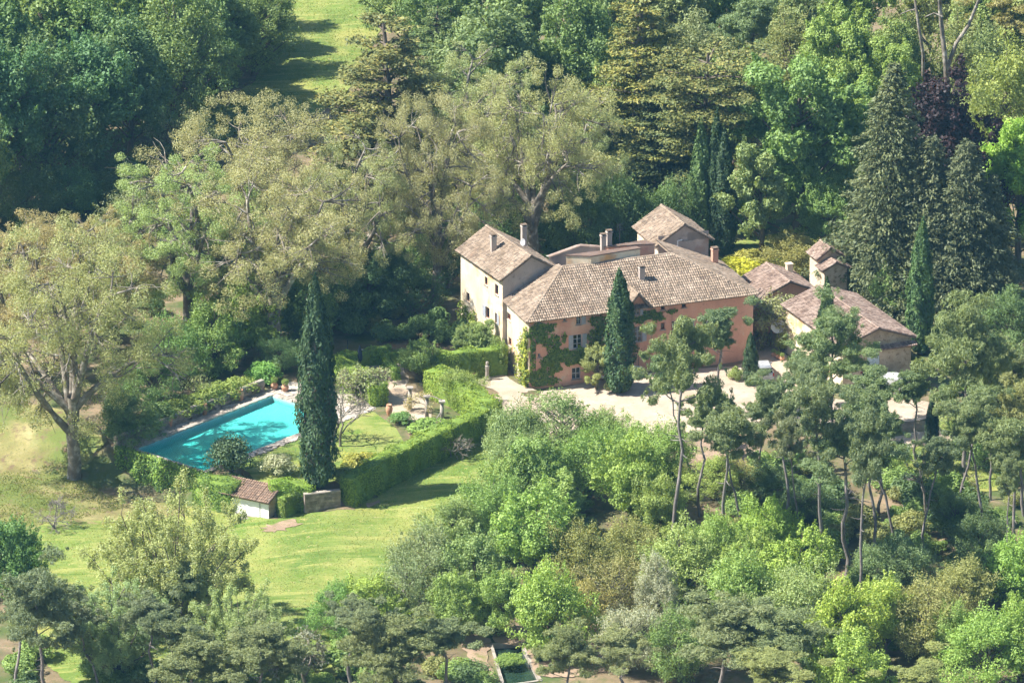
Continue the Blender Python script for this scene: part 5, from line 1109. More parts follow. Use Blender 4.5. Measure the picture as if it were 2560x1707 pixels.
# ---- pines on the right
pn = [(0, 'b', 1690, 1388, 23.6, 8.0, (1.1, 1.1, .9), 'tallest pine with a straight bare trunk in front of the house'),
      (2, 'b', 1820, 1398, 16.5, 6.6, (1.1, 1.1, .95), 'pine with a kinked trunk right of the tallest pine'),
      (1, 'b', 1800, 1035, 11.3, 6.2, (.85, .95, .85), 'dark pine right against the house facade'),
      (4, 'b', 1722, 1165, 11.5, 4.6, (1.0, 1.1, .9), 'small clumped pine in front of the parked white car'),
      (3, 'b', 2072, 1080, 13.2, 8.6, (1.0, 1.1, .9), 'wide dense pine covering the front of the barn'),
      (1, 'b', 2165, 1180, 10.8, 7.5, (1.0, 1.08, .9), 'rounded pine below the white van'),
      (2, 'b', 2059, 1458, 21, 6.5, (1.05, 1.05, .95), 'tall pine with a pale split trunk near the centre of the pine wood'),
      (0, 'b', 2117, 1445, 16.5, 9.2, (.95, 1.05, .9), 'broad crowned pine in the middle of the pine wood'),
      (3, 'b', 2417, 1205, 18.0, 10, (1.1, 1.1, .85), 'large pine with a heavy dark trunk right of the barn'),
      (1, 'b', 2475, 1250, 9.5, 5.5, (1.15, 1.1, .95), 'medium pine right of the grass clearing'),
      (2, 'b', 2508, 1470, 13.0, 3.4, (1.1, 1.1, 1.0), 'thin pine with a small tuft crown near the right edge'),
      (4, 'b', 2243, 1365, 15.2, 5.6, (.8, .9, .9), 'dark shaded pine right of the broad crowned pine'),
      (2, 'b', 2311, 1405, 13.0, 4.6, (.9, .95, .95), 'slender pine on the dark slope right of centre'),
      (1, 'b', 2149, 1528, 20.0, 6.0, (1.0, 1.02, .95), 'tall pine leaning right of the broad crowned pine'),
      (4, 'b', 2009, 1396, 15.5, 5.4, (1.15, 1.05, 1.1), 'sparse pine left of the pale split trunk'),
      (0, 'b', 1905, 1190, 8.2, 4.8, (1.05, 1.05, .95), 'small pine at the front of the drive below the silver car'),
      (3, 'b', 2560, 1290, 13.5, 7.5, (1.4, 1.2, .9), 'yellow green pine at the right edge beside the track'),
      (1, 'b', 2540, 1120, 10, 7, (1.2, 1.1, .9), 'olive pine at the right edge above the grass clearing'),
      (4, 'b', 1980, 1160, 9.5, 6.0, (1.0, 1.05, .95), 'pine low in front of the gravel, left of the wide dense pine'),
      (0, 'b', 2195, 1290, 11, 6, (.9, 1.0, .9), 'pine between the rounded and the broad crowned pine'),
      (1, 'b', 2290, 1150, 9.5, 5.2, (.95, 1.05, .9), 'pine at the near right corner of the barn')]
for (v, m, x, y, h, w_, tn, l) in pn: T('pine', v, m, x, y, h, w_ * .92, (tn[0] * .85, tn[1] * .9, tn[2] * 1.0), 'pine_tree', l)
for (v, x, y, h, w_, tn, l) in [(2, 1960, 1330, 15, 5.0, (.85, .95, .95), 'slim pine behind the sparse pine, left of the pale split trunk'), (0, 2180, 1400, 17, 6.0, (.85, .95, .9), 'slim dark pine between the leaning and the dark shaded pine'), (4, 2375, 1330, 14, 5.5, (.9, .98, .9), 'slim pine right of the slender pine on the dark slope'), (2, 2450, 1370, 15, 5.2, (.95, 1.0, .95), 'slim pine behind the thin tufted pine'), (1, 2535, 1420, 15, 6.5, (1.0, 1.05, .95), 'pine at the right edge above the lower green tree'), (0, 1750, 1290, 13, 5.5, (.95, 1.02, .95), 'slim pine between the tallest and the kinked pine'), (4, 1860, 1330, 12.5, 5.0, (.95, 1.0, .95), 'slim pine right of the kinked pine')]:
    T('pine', v, 'b', x, y, h, w_, tn, 'pine_tree', l)
T('bare', 0, 'b', 2310, 1300, 11, 6, W1, 'dead_pine', 'grey dead twiggy pine left of the grass clearing')
T('cypress', 1, 'b', 2327, 1130, 5.8, 1.3, (.6, .65, .7), 'cypress_tree', 'small black cypress beside the grass clearing')
# ---- lower left
T('willow', 0, 'b', 430, 1600, 15.2, 14.5, (1.12, 1.18, 1.0), 'willow_tree', 'large pale olive willow on the lawn at the lower left')
T('willow', 1, 'b', 600, 1700, 9.0, 10, (1.02, 1.2, 1.05), 'willow_tree', 'lower pale willow right below the large willow')
T('willow', 0, 'b', 290, 1690, 9.5, 12, (.9, 1.12, 1.05), 'willow_tree', 'pale willow bush left below the large willow')
T('broad', 1, 'b', 20, 1520, 8.5, 8, (.7, .95, .85), 'oak_tree', 'dark green tree at the left edge of the lawn')
T('twiggy', 1, 'b', 138, 1318, 4.2, 6.5, W1, 'bare_shrub', 'grey bare shrub on the lawn below the left plane', 'shrub')
for (v, m, x, y, h, w_, tn, l) in [(3, 'b', 112, 1765, 13.5, 8.0, (.8, .85, .95), 'wide grey pine with pale forked trunk in the lower left corner'), (2, 'b', 40, 1735, 10.5, 5, (.75, .8, .9), 'thin grey pine at the very left of the bottom edge'), (4, 'b', 262, 1740, 9.0, 5.2, (.85, .85, 1.0), 'grey pine right of the wide lower left pine'), (0, 'b', 385, 1740, 10.0, 5.4, (.85, .88, 1.0), 'grey pine below the large willow'),
                                  (1, 'b', 455, 1640, 9.2, 5.5, (.75, .82, .85), 'darkest pine standing in front of the large willow'), (4, 'b', 480, 1745, 9.4, 5, (.75, .8, .85), 'pine right below the darkest willow pine'), (3, 'b', 470, 1790, 8.0, 7.5, (.95, .95, .9), 'olive pine at the bottom edge below the willow'), (3, 'b', 660, 1790, 8.6, 8.5, (.95, .95, .9), 'wide olive pine at the bottom edge right of the willows'),
                                  (2, 'b', 885, 1745, 10.4, 6.0, (.85, .88, .95), 'grey green pine at the bottom left of centre'), (3, 'b', 935, 1800, 9.0, 7, (.95, .92, .85), 'low olive pine at the bottom edge left of centre'), (3, 'b', 1010, 1770, 9.0, 8.5, (.95, .95, .85), 'wide olive pine left of the pond'), (1, 'b', 1120, 1770, 8.6, 6.5, (.85, .9, .9), 'grey olive pine just left of the pond'), (3, 'b', 1420, 1790, 8.4, 6, (1.0, 1.0, .9), 'small pine below the pond cypresses'),
                                  (0, 'b', 1560, 1790, 8.0, 6, (1.1, 1.05, 1.0), 'olive pine at the bottom edge right of the pond'), (3, 'b', 1795, 1740, 9.2, 9.5, (1.0, 1.0, 1.0), 'wide grey olive pine low right of centre'), (3, 'b', 1965, 1760, 8.8, 9.0, (.9, .95, .9), 'wide dark olive pine right of the wide grey olive pine'), (1, 'b', 1950, 1830, 7.6, 8, (1.2, 1.15, .9), 'rounded olive pine cut by the bottom edge'), (1, 'b', 2290, 1850, 7.4, 7, (1.25, 1.2, .9), 'rounded olive pine cut by the bottom edge further right')]:
    T('pine', v, m, x, y, h, w_, tn, 'pine_tree', l)
T('bare', 2, 'b', 782, 1730, 11.0, 7.5, (.8, .8, 1.2), 'dead_pine', 'grey bare tree at the bottom left of centre')
# ---- the leafy slope, lower centre and right
gr = [(1320, 1175, 6.6, 6.5, (1.1, 1.12, 1.3), 'fine', 'pale tree before the gravel, left of the thin sapling'), (1500, 1150, 5.6, 7, (1.1, 1.1, 1.2), 'fine', 'pale bush before the gravel at the foot of the facade cypress'), (1200, 1330, 5.5, 6.5, (1.15, 1.15, 1.2), 'thin', 'sparse bush at the lawn edge below the fruit trees'), (1265, 1295, 6.5, 6, (1.25, 1.25, 1.1), 'broad', 'fresh green tree on the upper slope beside the lawn'), (1420, 1360, 7, 6, (1.2, 1.25, 1.1), 'broad', 'fresh green tree right of the middle of the slope'), (1130, 1600, 7, 6.5, (1.2, 1.25, 1.1), 'broad', 'fresh green tree left of the pond on the low slope'), (1650, 1350, 6.5, 6, (1.3, 1.25, 1.1), 'lush', 'fresh green tree in front of the tallest pine trunk foot'), (1870, 1500, 6.5, 6, (1.3, 1.3, 1.0), 'lush', 'fresh green tree below the kinked pine foot'), (2380, 1660, 6, 6, (1.1, 1.2, 1.0), 'broad', 'fresh green tree below the olive oak at the right'), (1275, 1180, 7.5, 7.5, (1.15, 1.15, 1.5), 'fine', 'pale green tree at the top of the leafy slope beside the drive'), (1400, 1165, 8.6, 7.5, (1.05, 1.1, 1.2), 'thin', 'thin sapling in front of the bright gravel'), (1275, 1240, 7, 7, (1.1, 1.1, 1.4), 'fine', 'grey green tree at the lawn edge of the leafy slope'), (1470, 1250, 8, 8.5, (.95, 1.1, .9), 'fine', 'mid green tree left of the tallest pine trunk'), (1330, 1290, 8.5, 9, (1.05, 1.15, 1.1), 'broad', 'green tree in the middle of the leafy slope'),
      (1575, 1300, 8.5, 9, (1.3, 1.35, 1.0), 'lush', 'bright green tree just left of the tallest pine trunk'), (1230, 1375, 8, 8.5, (1.0, 1.15, 1.0), 'fine', 'green tree in the left middle of the leafy slope'), (1135, 1400, 7.0, 7.5, (1.1, 1.1, 1.2), 'fine', 'green tree bulging onto the lawn'), (1340, 1450, 9, 8.5, (1.15, 1.3, 1.0), 'lush', 'rich green tree at the centre of the leafy slope'), (1060, 1510, 8, 8.5, (1.15, 1.05, 1.6), 'fine', 'grey sage tree at the lower lawn edge'),
      (1190, 1520, 8, 8, (1.05, 1.1, 1.2), 'broad', 'green tree left of the pond tree'), (1000, 1580, 8, 8, (1.05, 1.0, 1.5), 'thin', 'thin grey tree with pale stems at the lower lawn edge'), (930, 1600, 6.5, 8, (1.35, 1.35, .9), 'broad', 'bright yellow green bush at the foot of the lawn'), (840, 1580, 5.5, 6, (.9, 1.15, 1.0), 'fine', 'green bush at the foot of the lawn, leftmost'), (1460, 1480, 7.5, 8.5, (1.15, .92, .95), 'fine', 'brown tinted oak in the middle of the slope'),
      (1590, 1440, 6, 7.5, (1.3, 1.05, 1.1), 'fine', 'light brown oak at the foot of the tallest pine'), (1545, 1560, 7, 7.5, (1.35, 1.0, 1.25), 'thin', 'brown sparse oak left of the silver tree'), (1365, 1650, 9.5, 9.5, (1.3, 1.38, 1.0), 'broad', 'bright green tree standing over the pond cypresses'), (1260, 1590, 7, 6.5, (1.1, 1.2, 1.0), 'broad', 'green tree behind the pond'), (1640, 1590, 8, 5, S_, 'fine', 'silver blue tree on the lower slope'),
      (1560, 1680, 7, 7.5, S_, 'fine', 'wide silver blue tree below the slender one'), (1715, 1500, 7.5, 9, (1.35, 1.3, 1.3), 'broad', 'pale green tree right of the silver tree'), (1800, 1440, 7, 7.5, (1.2, 1.3, 1.0), 'fine', 'green tree at the foot of the kinked pine'), (1925, 1420, 7, 6.5, (1.3, 1.4, .9), 'lush', 'bright green tree among the pine trunks'), (2000, 1510, 7, 7.5, (1.35, 1.4, .95), 'lush', 'bright green tree below the pale split pine trunk'),
      (1850, 1580, 8, 9, (1.15, 1.25, 1.05), 'broad', 'green tree on the lower right slope'), (2000, 1620, 8, 9, (1.3, 1.25, 1.5), 'fine', 'pale sage green tree on the lower right slope'), (2105, 1680, 8.5, 8, (1.55, 1.5, .9), 'lush', 'yellow green tree at the lower right'), (2210, 1640, 8, 8, (1.5, 1.45, .9), 'broad', 'yellow green tree right of the other yellow green one'), (2120, 1780, 7.5, 9, (1.35, 1.4, .95), 'lush', 'bright green tree at the bottom edge, right'),
      (2320, 1640, 7.5, 9, (1.35, 1.05, 1.2), 'fine', 'tan olive oak at the lower right'), (2400, 1560, 7, 8, (1.3, 1.05, 1.15), 'fine', 'olive oak on the dark slope at the right'), (2470, 1500, 6, 7, (.75, .8, .9), 'fine', 'dark bush at the foot of the thin tufted pine'), (2545, 1530, 8, 8, (1.15, 1.35, .95), 'broad', 'green tree at the right edge, lower'), (2460, 1730, 8.5, 10, (1.2, 1.35, 1.0), 'fine', 'wide green tree in the lower right corner'),
      (2550, 1700, 8, 8, (1.3, 1.4, 1.0), 'broad', 'bright green tree at the right end of the bottom edge'), (2260, 1470, 5.5, 7.5, (.9, .95, 1.3), 'fine', 'grey green bush on the shaded slope'), (2180, 1480, 5, 6.5, (.9, .95, 1.2), 'fine', 'grey green bush at the foot of the leaning pine'), (2385, 1340, 5, 6.5, (.6, .68, .8), 'fine', 'dark bush right of the slender pine'), (2450, 1420, 6, 7, (.6, .66, .8), 'fine', 'dark bush above the thin tufted pine foot'),
      (1925, 1260, 4.5, 7, (.65, .72, .85), 'fine', 'dark bush between the drive and the pine trunks'), (1990, 1300, 4, 6, (.6, .68, .8), 'fine', 'dark bush behind the pale split trunk'), (1850, 1250, 4.5, 6, (1.5, 1.1, 1.2), 'thin', 'tan shrub on the bare slope'), (2210, 1190, 4, 5, (1.2, 1.3, 1.0), 'fine', 'green bush left of the grass clearing'), (2440, 1170, 6, 7, (.95, 1.05, 1.2), 'fine', 'green tree behind the large pine trunk'),
      (2500, 1030, 8, 8, (.95, .95, 1.2), 'fine', 'grey green oak at the right edge beside the dark conifers'), (2540, 900, 8, 7, (.7, .8, .9), 'fine', 'dark tree at the right edge below the conifers'), (2395, 1100, 3.5, 6, (1.5, 1.4, 1.4), 'thin', 'pale leaning olive tree in the clearing'), (1650, 1200, 6, 8, (1.2, 1.3, 1.1), 'fine', 'green tree behind the tallest pine trunk'), (1790, 1250, 5, 7, (1.3, 1.25, 1.0), 'fine', 'green bush behind the kinked pine'),
      (1560, 1170, 5, 8, (1.1, 1.2, 1.0), 'fine', 'green bush at the drive edge left of the tallest pine'), (1700, 1700, 7, 8, (.85, .95, .9), 'fine', 'dark green tree right of the wide silver tree'), (1450, 1590, 6, 6.5, (1.5, 1.05, 1.1), 'fine', 'brown bush behind the bright pond tree')]
for i, (x, y, h, w_, tn, kd, l) in enumerate(gr): T(kd, i, 'b', x, y, h * .92, w_ * .86, tuple(q * 1.12 for q in tn), 'slope_tree', l)
T('shrub', 2, 'b', 1275, 1660, 1.3, 3.4, (1.1, 1.2, .9), 'reeds', 'green reeds growing in the dark pond', 'plants')
T('cypress', 0, 'b', 1350, 1652, 3.9, 1.05, (1, 1.05, 1), 'cypress_tree', 'thicker of two little cypresses by the pond')
T('cypress', 1, 'b', 1436, 1645, 3.9, .95, (1.1, 1.1, .9), 'cypress_tree', 'little leaning cypress right of the pond')
# low undergrowth that closes the ground between the trees
ug = np.random.default_rng(99); zones = [((1480, 1180), (2560, 1700), 60), ((1850, 1180), (2520, 1420), 60), ((1080, 1250), (1500, 1620), 30), ((0, 1650), (1250, 1760), 34), ((900, 480), (1700, 720), 36), ((1700, 300), (2560, 640), 46), ((2100, 700), (2560, 1000), 16), ((260, 640), (700, 900), 20), ((0, 500), (520, 640), 10), ((720, 740), (1040, 860), 14)]
NOGO = [[gp(*q)[:2] for q in pl] for pl in ([(20, 1372), (300, 1300), (690, 1296), (960, 1205), (1232, 1062), (1275, 1100), (1220, 1250), (1080, 1450), (900, 1600), (600, 1680), (40, 1600)], [(1172, 940), (1960, 780), (2330, 990), (2300, 1070), (1750, 1090), (1262, 1090)], [(2180, 1130), (2560, 1080), (2560, 1190), (2330, 1220)], [(1210, 1560), (1540, 1550), (1540, 1707), (1210, 1707)])]
ZL = ['on the lower right slope', 'among the right hand pine trunks', 'on the leafy slope below the drive', 'under the grey pines along the bottom edge', 'behind the house under the planes', 'under the upper right trees', 'behind the barn by the conifers', 'between the planes and the pool shrubs', 'at the shaded foot of the wood', 'behind the garden court']
for zi, ((x0, y0), (x1, y1), n) in enumerate(zones):
    for _ in range(n):
        p = gp(ug.uniform(x0, x1), ug.uniform(y0, y1))[:2]
        if any(inside(pl, p)[0] for pl in NOGO): continue
        h = ug.uniform(1.4, 3.4); tn = [(.8, .9, .9), (1.0, 1.1, .9), (1.3, 1.05, 1.1), (.65, .75, .85), (1.1, 1.2, 1.0)][ug.integers(5)]
        plant('shrub', int(ug.integers(4)), p, h, h * ug.uniform(1.1, 1.7), tn, 'low green undergrowth shrub ' + ZL[zi], 'undergrowth_shrub', 'shrub', 'undergrowth shrubs ' + ZL[zi])
# ================================================================== clipped hedges, ivy and garden things
M_core = surf('hedge_core', [(0.3, (0.10, 0.16, 0.028)), (0.7, (0.20, 0.29, 0.05))], 3.0, 3, bumps=0.0)
def hedge(name, path, wd, h, label, z0=None, tint=(1, 1, 1), dens=95, leaf=.17, cat='hedge', seed=1, mat=None, wob=.10, closed_top=True):
    """path: world xy points; body follows the path, leaves stand proud of top, sides and ends"""
    g = np.random.default_rng(seed); P = np.array([q[:2] for q in path], float)
    S_ = [0]; 
    for i in range(len(P) - 1): S_.append(S_[-1] + np.linalg.norm(P[i + 1] - P[i]))
    L = S_[-1]; m = max(3, int(L / .5)); t = np.linspace(0, L, m); Q = np.column_stack([np.interp(t, S_, P[:, 0]), np.interp(t, S_, P[:, 1])])
    for _ in range(3): Q[1:-1] = (Q[:-2] + 2 * Q[1:-1] + Q[2:]) / 4
    d = unit(np.gradient(Q, axis=0)); nrm = np.column_stack([-d[:, 1], d[:, 0]])
    zb = terrain_v(Q) if z0 is None else np.full(m, z0)
    zt = np.interp(t, np.linspace(0, L, len(np.atleast_1d(h))), np.atleast_1d(h)) if np.ndim(h) else np.full(m, h)   # absolute top height
    wv = wd / 2 * (1 + .06 * np.sin(t * 1.7 + seed)); ztv = zt + wob * np.sin(t * 1.3 + seed * 2) * .5
    o = tag(empty(name, (Q[0, 0], Q[0, 1], zb[0])), label, cat); org = np.array([Q[0, 0], Q[0, 1], zb[0]])
    zlow = np.minimum(zb, terrain_v(Q - nrm * wv[:, None])); zlow = np.minimum(zlow, terrain_v(Q + nrm * wv[:, None])) - .2
    V = []
    for i in range(m):
        for sx, z in ((-1, zlow[i]), (-.96, ztv[i] - .22), (-.75, ztv[i] - .06), (.75, ztv[i] - .06), (.96, ztv[i] - .22), (1, zlow[i])):
            V.append((*(Q[i] + nrm[i] * wv[i] * sx * .93), z))
    F = [(i * 6 + k, i * 6 + k + 1, i * 6 + 7 + k, i * 6 + 6 + k) for i in range(m - 1) for k in range(5)]
    F += [(0, 5, 4, 3), (0, 3, 2, 1), ((m - 1) * 6, (m - 1) * 6 + 1, (m - 1) * 6 + 2, (m - 1) * 6 + 3), ((m - 1) * 6, (m - 1) * 6 + 3, (m - 1) * 6 + 4, (m - 1) * 6 + 5)]
    link('body', np_mesh('body', np.array(V) - org, np.array(F), M_core), o)
    hh = (ztv - zlow).mean(); per = 2 * hh + wd; n = int(L * per * dens); u = g.random(n) * (m - 1); i0 = np.minimum(u.astype(int), m - 2); f = u - i0
    lerp = lambda a: a[i0] * (1 - f) + a[i0 + 1] * f if a.ndim == 1 else a[i0] * (1 - f)[:, None] + a[i0 + 1] * f[:, None]
    q, nn, ww, zz, zl = lerp(Q), lerp(nrm), lerp(wv), lerp(ztv), lerp(zlow); c = g.random(n) * per
    sx = np.where(c < hh, -1.0, np.where(c < hh + wd, (c - hh) / wd * 2 - 1, 1.0)); tp = (c >= hh) & (c < hh + wd)
    zf = np.where(tp, 1.0, g.random(n))
    pos = np.column_stack([q + nn * (ww * sx)[:, None], zl + (zz - zl) * zf]); out = np.column_stack([nn * np.where(tp, 0, sx)[:, None], np.where(tp, 1.0, .15)])
    lump = .13 * np.sin(pos[:, 0] * 2.3 + pos[:, 2] * 1.7) + .11 * np.sin(pos[:, 1] * 3.1 + pos[:, 0] * 1.1)
    pos = pos + out * (lump + g.normal(0, .045, n))[:, None]
    ne = int(wd * hh * dens); ends = []
    for e_, sg in ((0, -1), (m - 1, 1)):
        a = g.uniform(-1, 1, ne); z = zlow[e_] + (ztv[e_] - zlow[e_]) * g.random(ne)
        ends.append((np.column_stack([Q[e_] + nrm[e_] * wv[e_] * a[:, None] + d[e_] * sg * (.05 + .25 * (1 - a[:, None] ** 2) * wd / 2), z]), np.column_stack([np.tile(d[e_] * sg, (ne, 1)), np.full(ne, .15)])))
    pos = np.concatenate([pos] + [e_[0] for e_ in ends]); out = np.concatenate([out] + [e_[1] for e_ in ends]); n = len(pos)
    val = .6 * g.random(n) + .4 * (.5 + .5 * np.sin(pos[:, 0] * 1.3 + pos[:, 1] * 1.9))
    c = link('foliage', leaves_mesh('foliage', pos - org, out + g.normal(size=(n, 3)) * .38, leaf, leaf * .7, val, mat or ML_hedge, g), o); c.color = (*tint, 1)
    return o
Z = lambda x, y, z: gz(x, y, z)[:2]
hedge('hedge', [Z(1090, 884, 2.9), Z(1180, 874, 2.9), Z(1262, 864, 2.9)], 1.3, 2.9, 'tall straight hedge joining the house, dark front face with an opening', z0=0, seed=2)
hedge('hedge', [Z(1082, 920, 2.7), Z(1150, 950, 2.7), Z(1205, 985, 2.7), Z(1226, 1002, 2.7)], 2.3, [2.75, 2.7, 2.6], 'thick bright hedge running down to a rounded end at the gravel', z0=0, seed=3, tint=(1.08, 1.05, .95))
hedge('hedge', [Z(1215, 1018, 2.5), Z(1140, 1054, 2.3), Z(1050, 1094, 2.2), Z(961, 1136, 2.1), Z(868, 1190, 1.5)], 1.7, [2.6, 2.3, 2.2, 2.1, 1.4], 'long outer hedge along the lawn, its near side in deep shade', seed=4)
hedge('hedge', [Z(832, 890, 2.2), Z(880, 915, 2.2), Z(930, 945, 2.2), Z(950, 962, 2.2)], 1.7, 2.25, 'bright clipped hedge with a rounded end left of the garden court', z0=0, seed=5, tint=(1.05, 1.05, .95))
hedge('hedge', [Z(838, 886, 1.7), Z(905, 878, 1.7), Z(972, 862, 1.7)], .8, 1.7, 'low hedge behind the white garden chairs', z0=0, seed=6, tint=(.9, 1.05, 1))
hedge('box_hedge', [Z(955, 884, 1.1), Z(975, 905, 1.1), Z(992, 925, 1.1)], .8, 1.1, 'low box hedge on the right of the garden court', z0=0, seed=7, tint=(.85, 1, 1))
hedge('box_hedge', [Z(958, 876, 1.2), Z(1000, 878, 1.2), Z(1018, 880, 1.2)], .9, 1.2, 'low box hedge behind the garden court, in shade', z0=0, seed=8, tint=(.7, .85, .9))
hedge('ivy_mound', [gz(500, 1192, .3)[:2], gz(550, 1198, .4)[:2], gz(596, 1203, .6)[:2]], 3.0, [.45, .45, .6], 'flat topped mound of ivy left of the small shed', seed=9, tint=(.85, 1.0, 1.0), mat=ML_ivy, dens=70, leaf=.16, cat='ivy')
hedge('hedge', [gz(678, 1206, .9)[:2], gz(720, 1203, .9)[:2], gz(782, 1212, .7)[:2]], 1.7, [1.0, 1.0, .7], 'bright green mound of hedge behind the shed roof', seed=10, tint=(1.0, 1.1, .9))
hedge('hedge', [gz(704, 1246, .0)[:2], gz(742, 1232, .0)[:2]], 1.0, [.15, .2], 'short ivy topped garden wall between the shed and the gate', seed=11, tint=(.95, .95, .9), mat=ML_ivy)
# ---- ivy on walls
def ivy(name, p0, p1, blobs_, label, dens=150, tint=(1, 1, 1), leaf=.24, seed=1, bulge=.22, cat='ivy'):
    """blobs_: (s,z,rs,rz) patches on the wall p0>p1 (outer side on the right)"""
    g = np.random.default_rng(seed); p0, p1 = np.array(p0[:2], float), np.array(p1[:2], float); d = (p1 - p0) / np.linalg.norm(p1 - p0); out = np.array([d[1], -d[0]])
    pos = []
    for (s_, z_, rs, rz_) in blobs_:
        n = int(rs * rz_ * 3.14 * dens); a = g.uniform(0, 6.283, n); r_ = np.sqrt(g.random(n)) * (1 + .22 * np.sin(a * 3 + s_ * 7) + .16 * np.sin(a * 7 + z_ * 5)); pos.append(np.column_stack([s_ + rs * r_ * np.cos(a), z_ + rz_ * r_ * np.sin(a)]))
    q = np.concatenate(pos); k = (np.sin(q[:, 0] * 4.1 + seed) * np.sin(q[:, 1] * 3.7 + 1) + g.normal(0, .3, len(q))) > -.85; q = q[k]; q = q[q[:, 1] > .02]; n = len(q)
    w_ = .04 + bulge * g.random(n) * (.5 + .5 * np.sin(q[:, 0] * 2.1) * np.sin(q[:, 1] * 1.7) ** 2); xyz = np.column_stack([p0 + d * q[:, :1] + out * w_[:, None], q[:, 1]])
    org = np.array([*(p0 + d * q[:, 0].mean()), q[:, 1].min()])
    o = tag(empty(name, org), label, cat); nor = np.tile([*out, .35], (n, 1)) + g.normal(size=(n, 3)) * .45
    c = link('foliage', leaves_mesh('foliage', xyz - org, nor, leaf, leaf * .75, g.random(n), ML_ivy, g), o); c.color = (*tint, 1)
    st = [(np.array([[*(p0 + d * b_[0] + out * .03), max(0.0, 0.0)], [*(p0 + d * (b_[0] + .1) + out * .03), b_[1]]]) - org, np.array([.03, .015])) for b_ in blobs_[:3]]
    link('stems', tubes(st, 'stems', M_bark, 4), o); return o
F0, F1 = H.w((0, 0)), H.w((24, 0)); sc = 2.94 * 23.6
fb = [(640, 1030, 60, 60), (725, 1005, 60, 45), (765, 1105, 65, 50), (690, 1080, 45, 40), (850, 1065, 18, 40), (800, 1190, 85, 55), (900, 1210, 110, 55), (990, 1200, 70, 60), (740, 1290, 75, 75), (650, 1370, 65, 60), (730, 1395, 80, 45), (620, 1180, 18, 190), (760, 1230, 60, 60)]
cv = lambda L_, a, b: [(*onwall(a, b, *z1(X_, Y_)), rx / sc, ry / sc) for X_, Y_, rx, ry in L_]
ivy('ivy', F0, F1, cv(fb, F0, F1), 'dark ivy creeping over the left part of the pink facade', seed=3, tint=(1.1, 1.15, .9), bulge=.15)
ivy('ivy', F0, F1, cv([(1095, 945, 60, 38), (1085, 1060, 55, 75), (1090, 1140, 60, 50), (1140, 1000, 30, 60)], F0, F1), 'ivy on the facade just left of the facade cypress', seed=4, tint=(1.1, 1.0, 1.0), bulge=.15)
ivy('ivy', F0, F1, cv([(1490, 905, 85, 36), (1400, 935, 70, 26), (1640, 876, 42, 17), (1545, 930, 40, 20)], F0, F1), 'dark ivy garland across the facade under the dormer window', seed=5, tint=(.9, 1.0, .9), bulge=.15)
La, Lb = H.w((0, 6.6)), H.w((0, 0))
ivy('ivy', La, Lb, [(5.7, 1.2, 1.0, 1.6), (5.2, 2.8, 1.2, 1.6), (5.9, 4.3, .8, 1.5), (4.6, 1.2, 1.0, 1.3), (6.1, .8, .7, 1.2), (4.9, 4.0, .7, .9), (6.2, 5.7, .35, .8)], 'thick bright ivy covering the sunlit left corner of the house', seed=6, tint=(1.75, 1.5, 1.0), bulge=.75, leaf=.24, dens=90)  # raised tint paints the sun into this ivy, facade ivy is darker
Wa, Wb = H.w(w_bl), H.w(w_fl)
ivy('ivy', Wa, Wb, [(2, 1.5, 1.6, 1.6), (4.5, 1.6, 1.8, 1.6), (7, 1.2, 1.8, 1.4), (8.8, 1.0, 1.0, 1.4), (1, 3.0, .9, 1.2), (3.2, 2.8, 1.0, 1.0)], 'green creeper over the foot of the wing wall', seed=7, tint=(1.4, 1.3, 1.1), bulge=.9, leaf=.26, dens=70)
e0, e1 = pool(PL + .93, -1.6), pool(PL + .93, PW + 1.2)
ivy('ivy', e0, e1, [(s_, z_ - 1.6, 1.1, 1.0) for s_ in np.arange(.6, 12, 1.3) for z_ in (-1.0, .2, 1.3)], 'curtain of ivy hanging down the lower end wall of the pool', seed=8, tint=(1.15, 1.35, 1.0), bulge=.5, leaf=.2, dens=60) if False else None
def ivy_curtain():
    g = np.random.default_rng(8); n = 5200; s_ = g.uniform(-.2, PW + 3.0, n); z_ = -3.1 + 3.45 * g.random(n) ** .8; d = (e1 - e0) / np.linalg.norm(e1 - e0); out = np.array([d[1], -d[0]])
    if out @ PA < 0: out = -out
    w_ = .05 + .45 * g.random(n) * (.6 + .4 * np.sin(s_ * 2.3)) + np.clip(-z_, 0, 3) * .12; top = g.random(n) < .14; z_[top] = .18 + g.normal(0, .06, top.sum()); w_[top] = g.uniform(-.45, .3, top.sum())
    pos = np.column_stack([e0 + d * s_[:, None] + out * w_[:, None], z_]); org = np.array([*e0, -3.1]); nor = np.tile([*out, .5], (n, 1)) + g.normal(size=(n, 3)) * .5
    o = tag(empty('ivy', org), 'curtain of ivy hanging down the lower end wall of the pool', 'ivy'); c = link('foliage', leaves_mesh('foliage', pos - org, nor, .24, .18, g.random(n), ML_ivy, g), o); c.color = (1.15, 1.35, 1.0, 1)
ivy_curtain()
# ---- shrubs against the wing
for i, (x, y, h, w_, l) in enumerate([(1165, 905, 4.2, 3.2, 'tall leafy shrub at the far corner of the wing wall'), (1205, 915, 4.6, 3.4, 'tall leafy shrub before the middle of the wing wall'), (1240, 930, 3.2, 2.8, 'leafy shrub beside the left corner of the house')]):
    T('lush', i, 'b', x, y, h, w_, (1.15, 1.15, 1.2), 'wall_shrub', l, 'shrub')
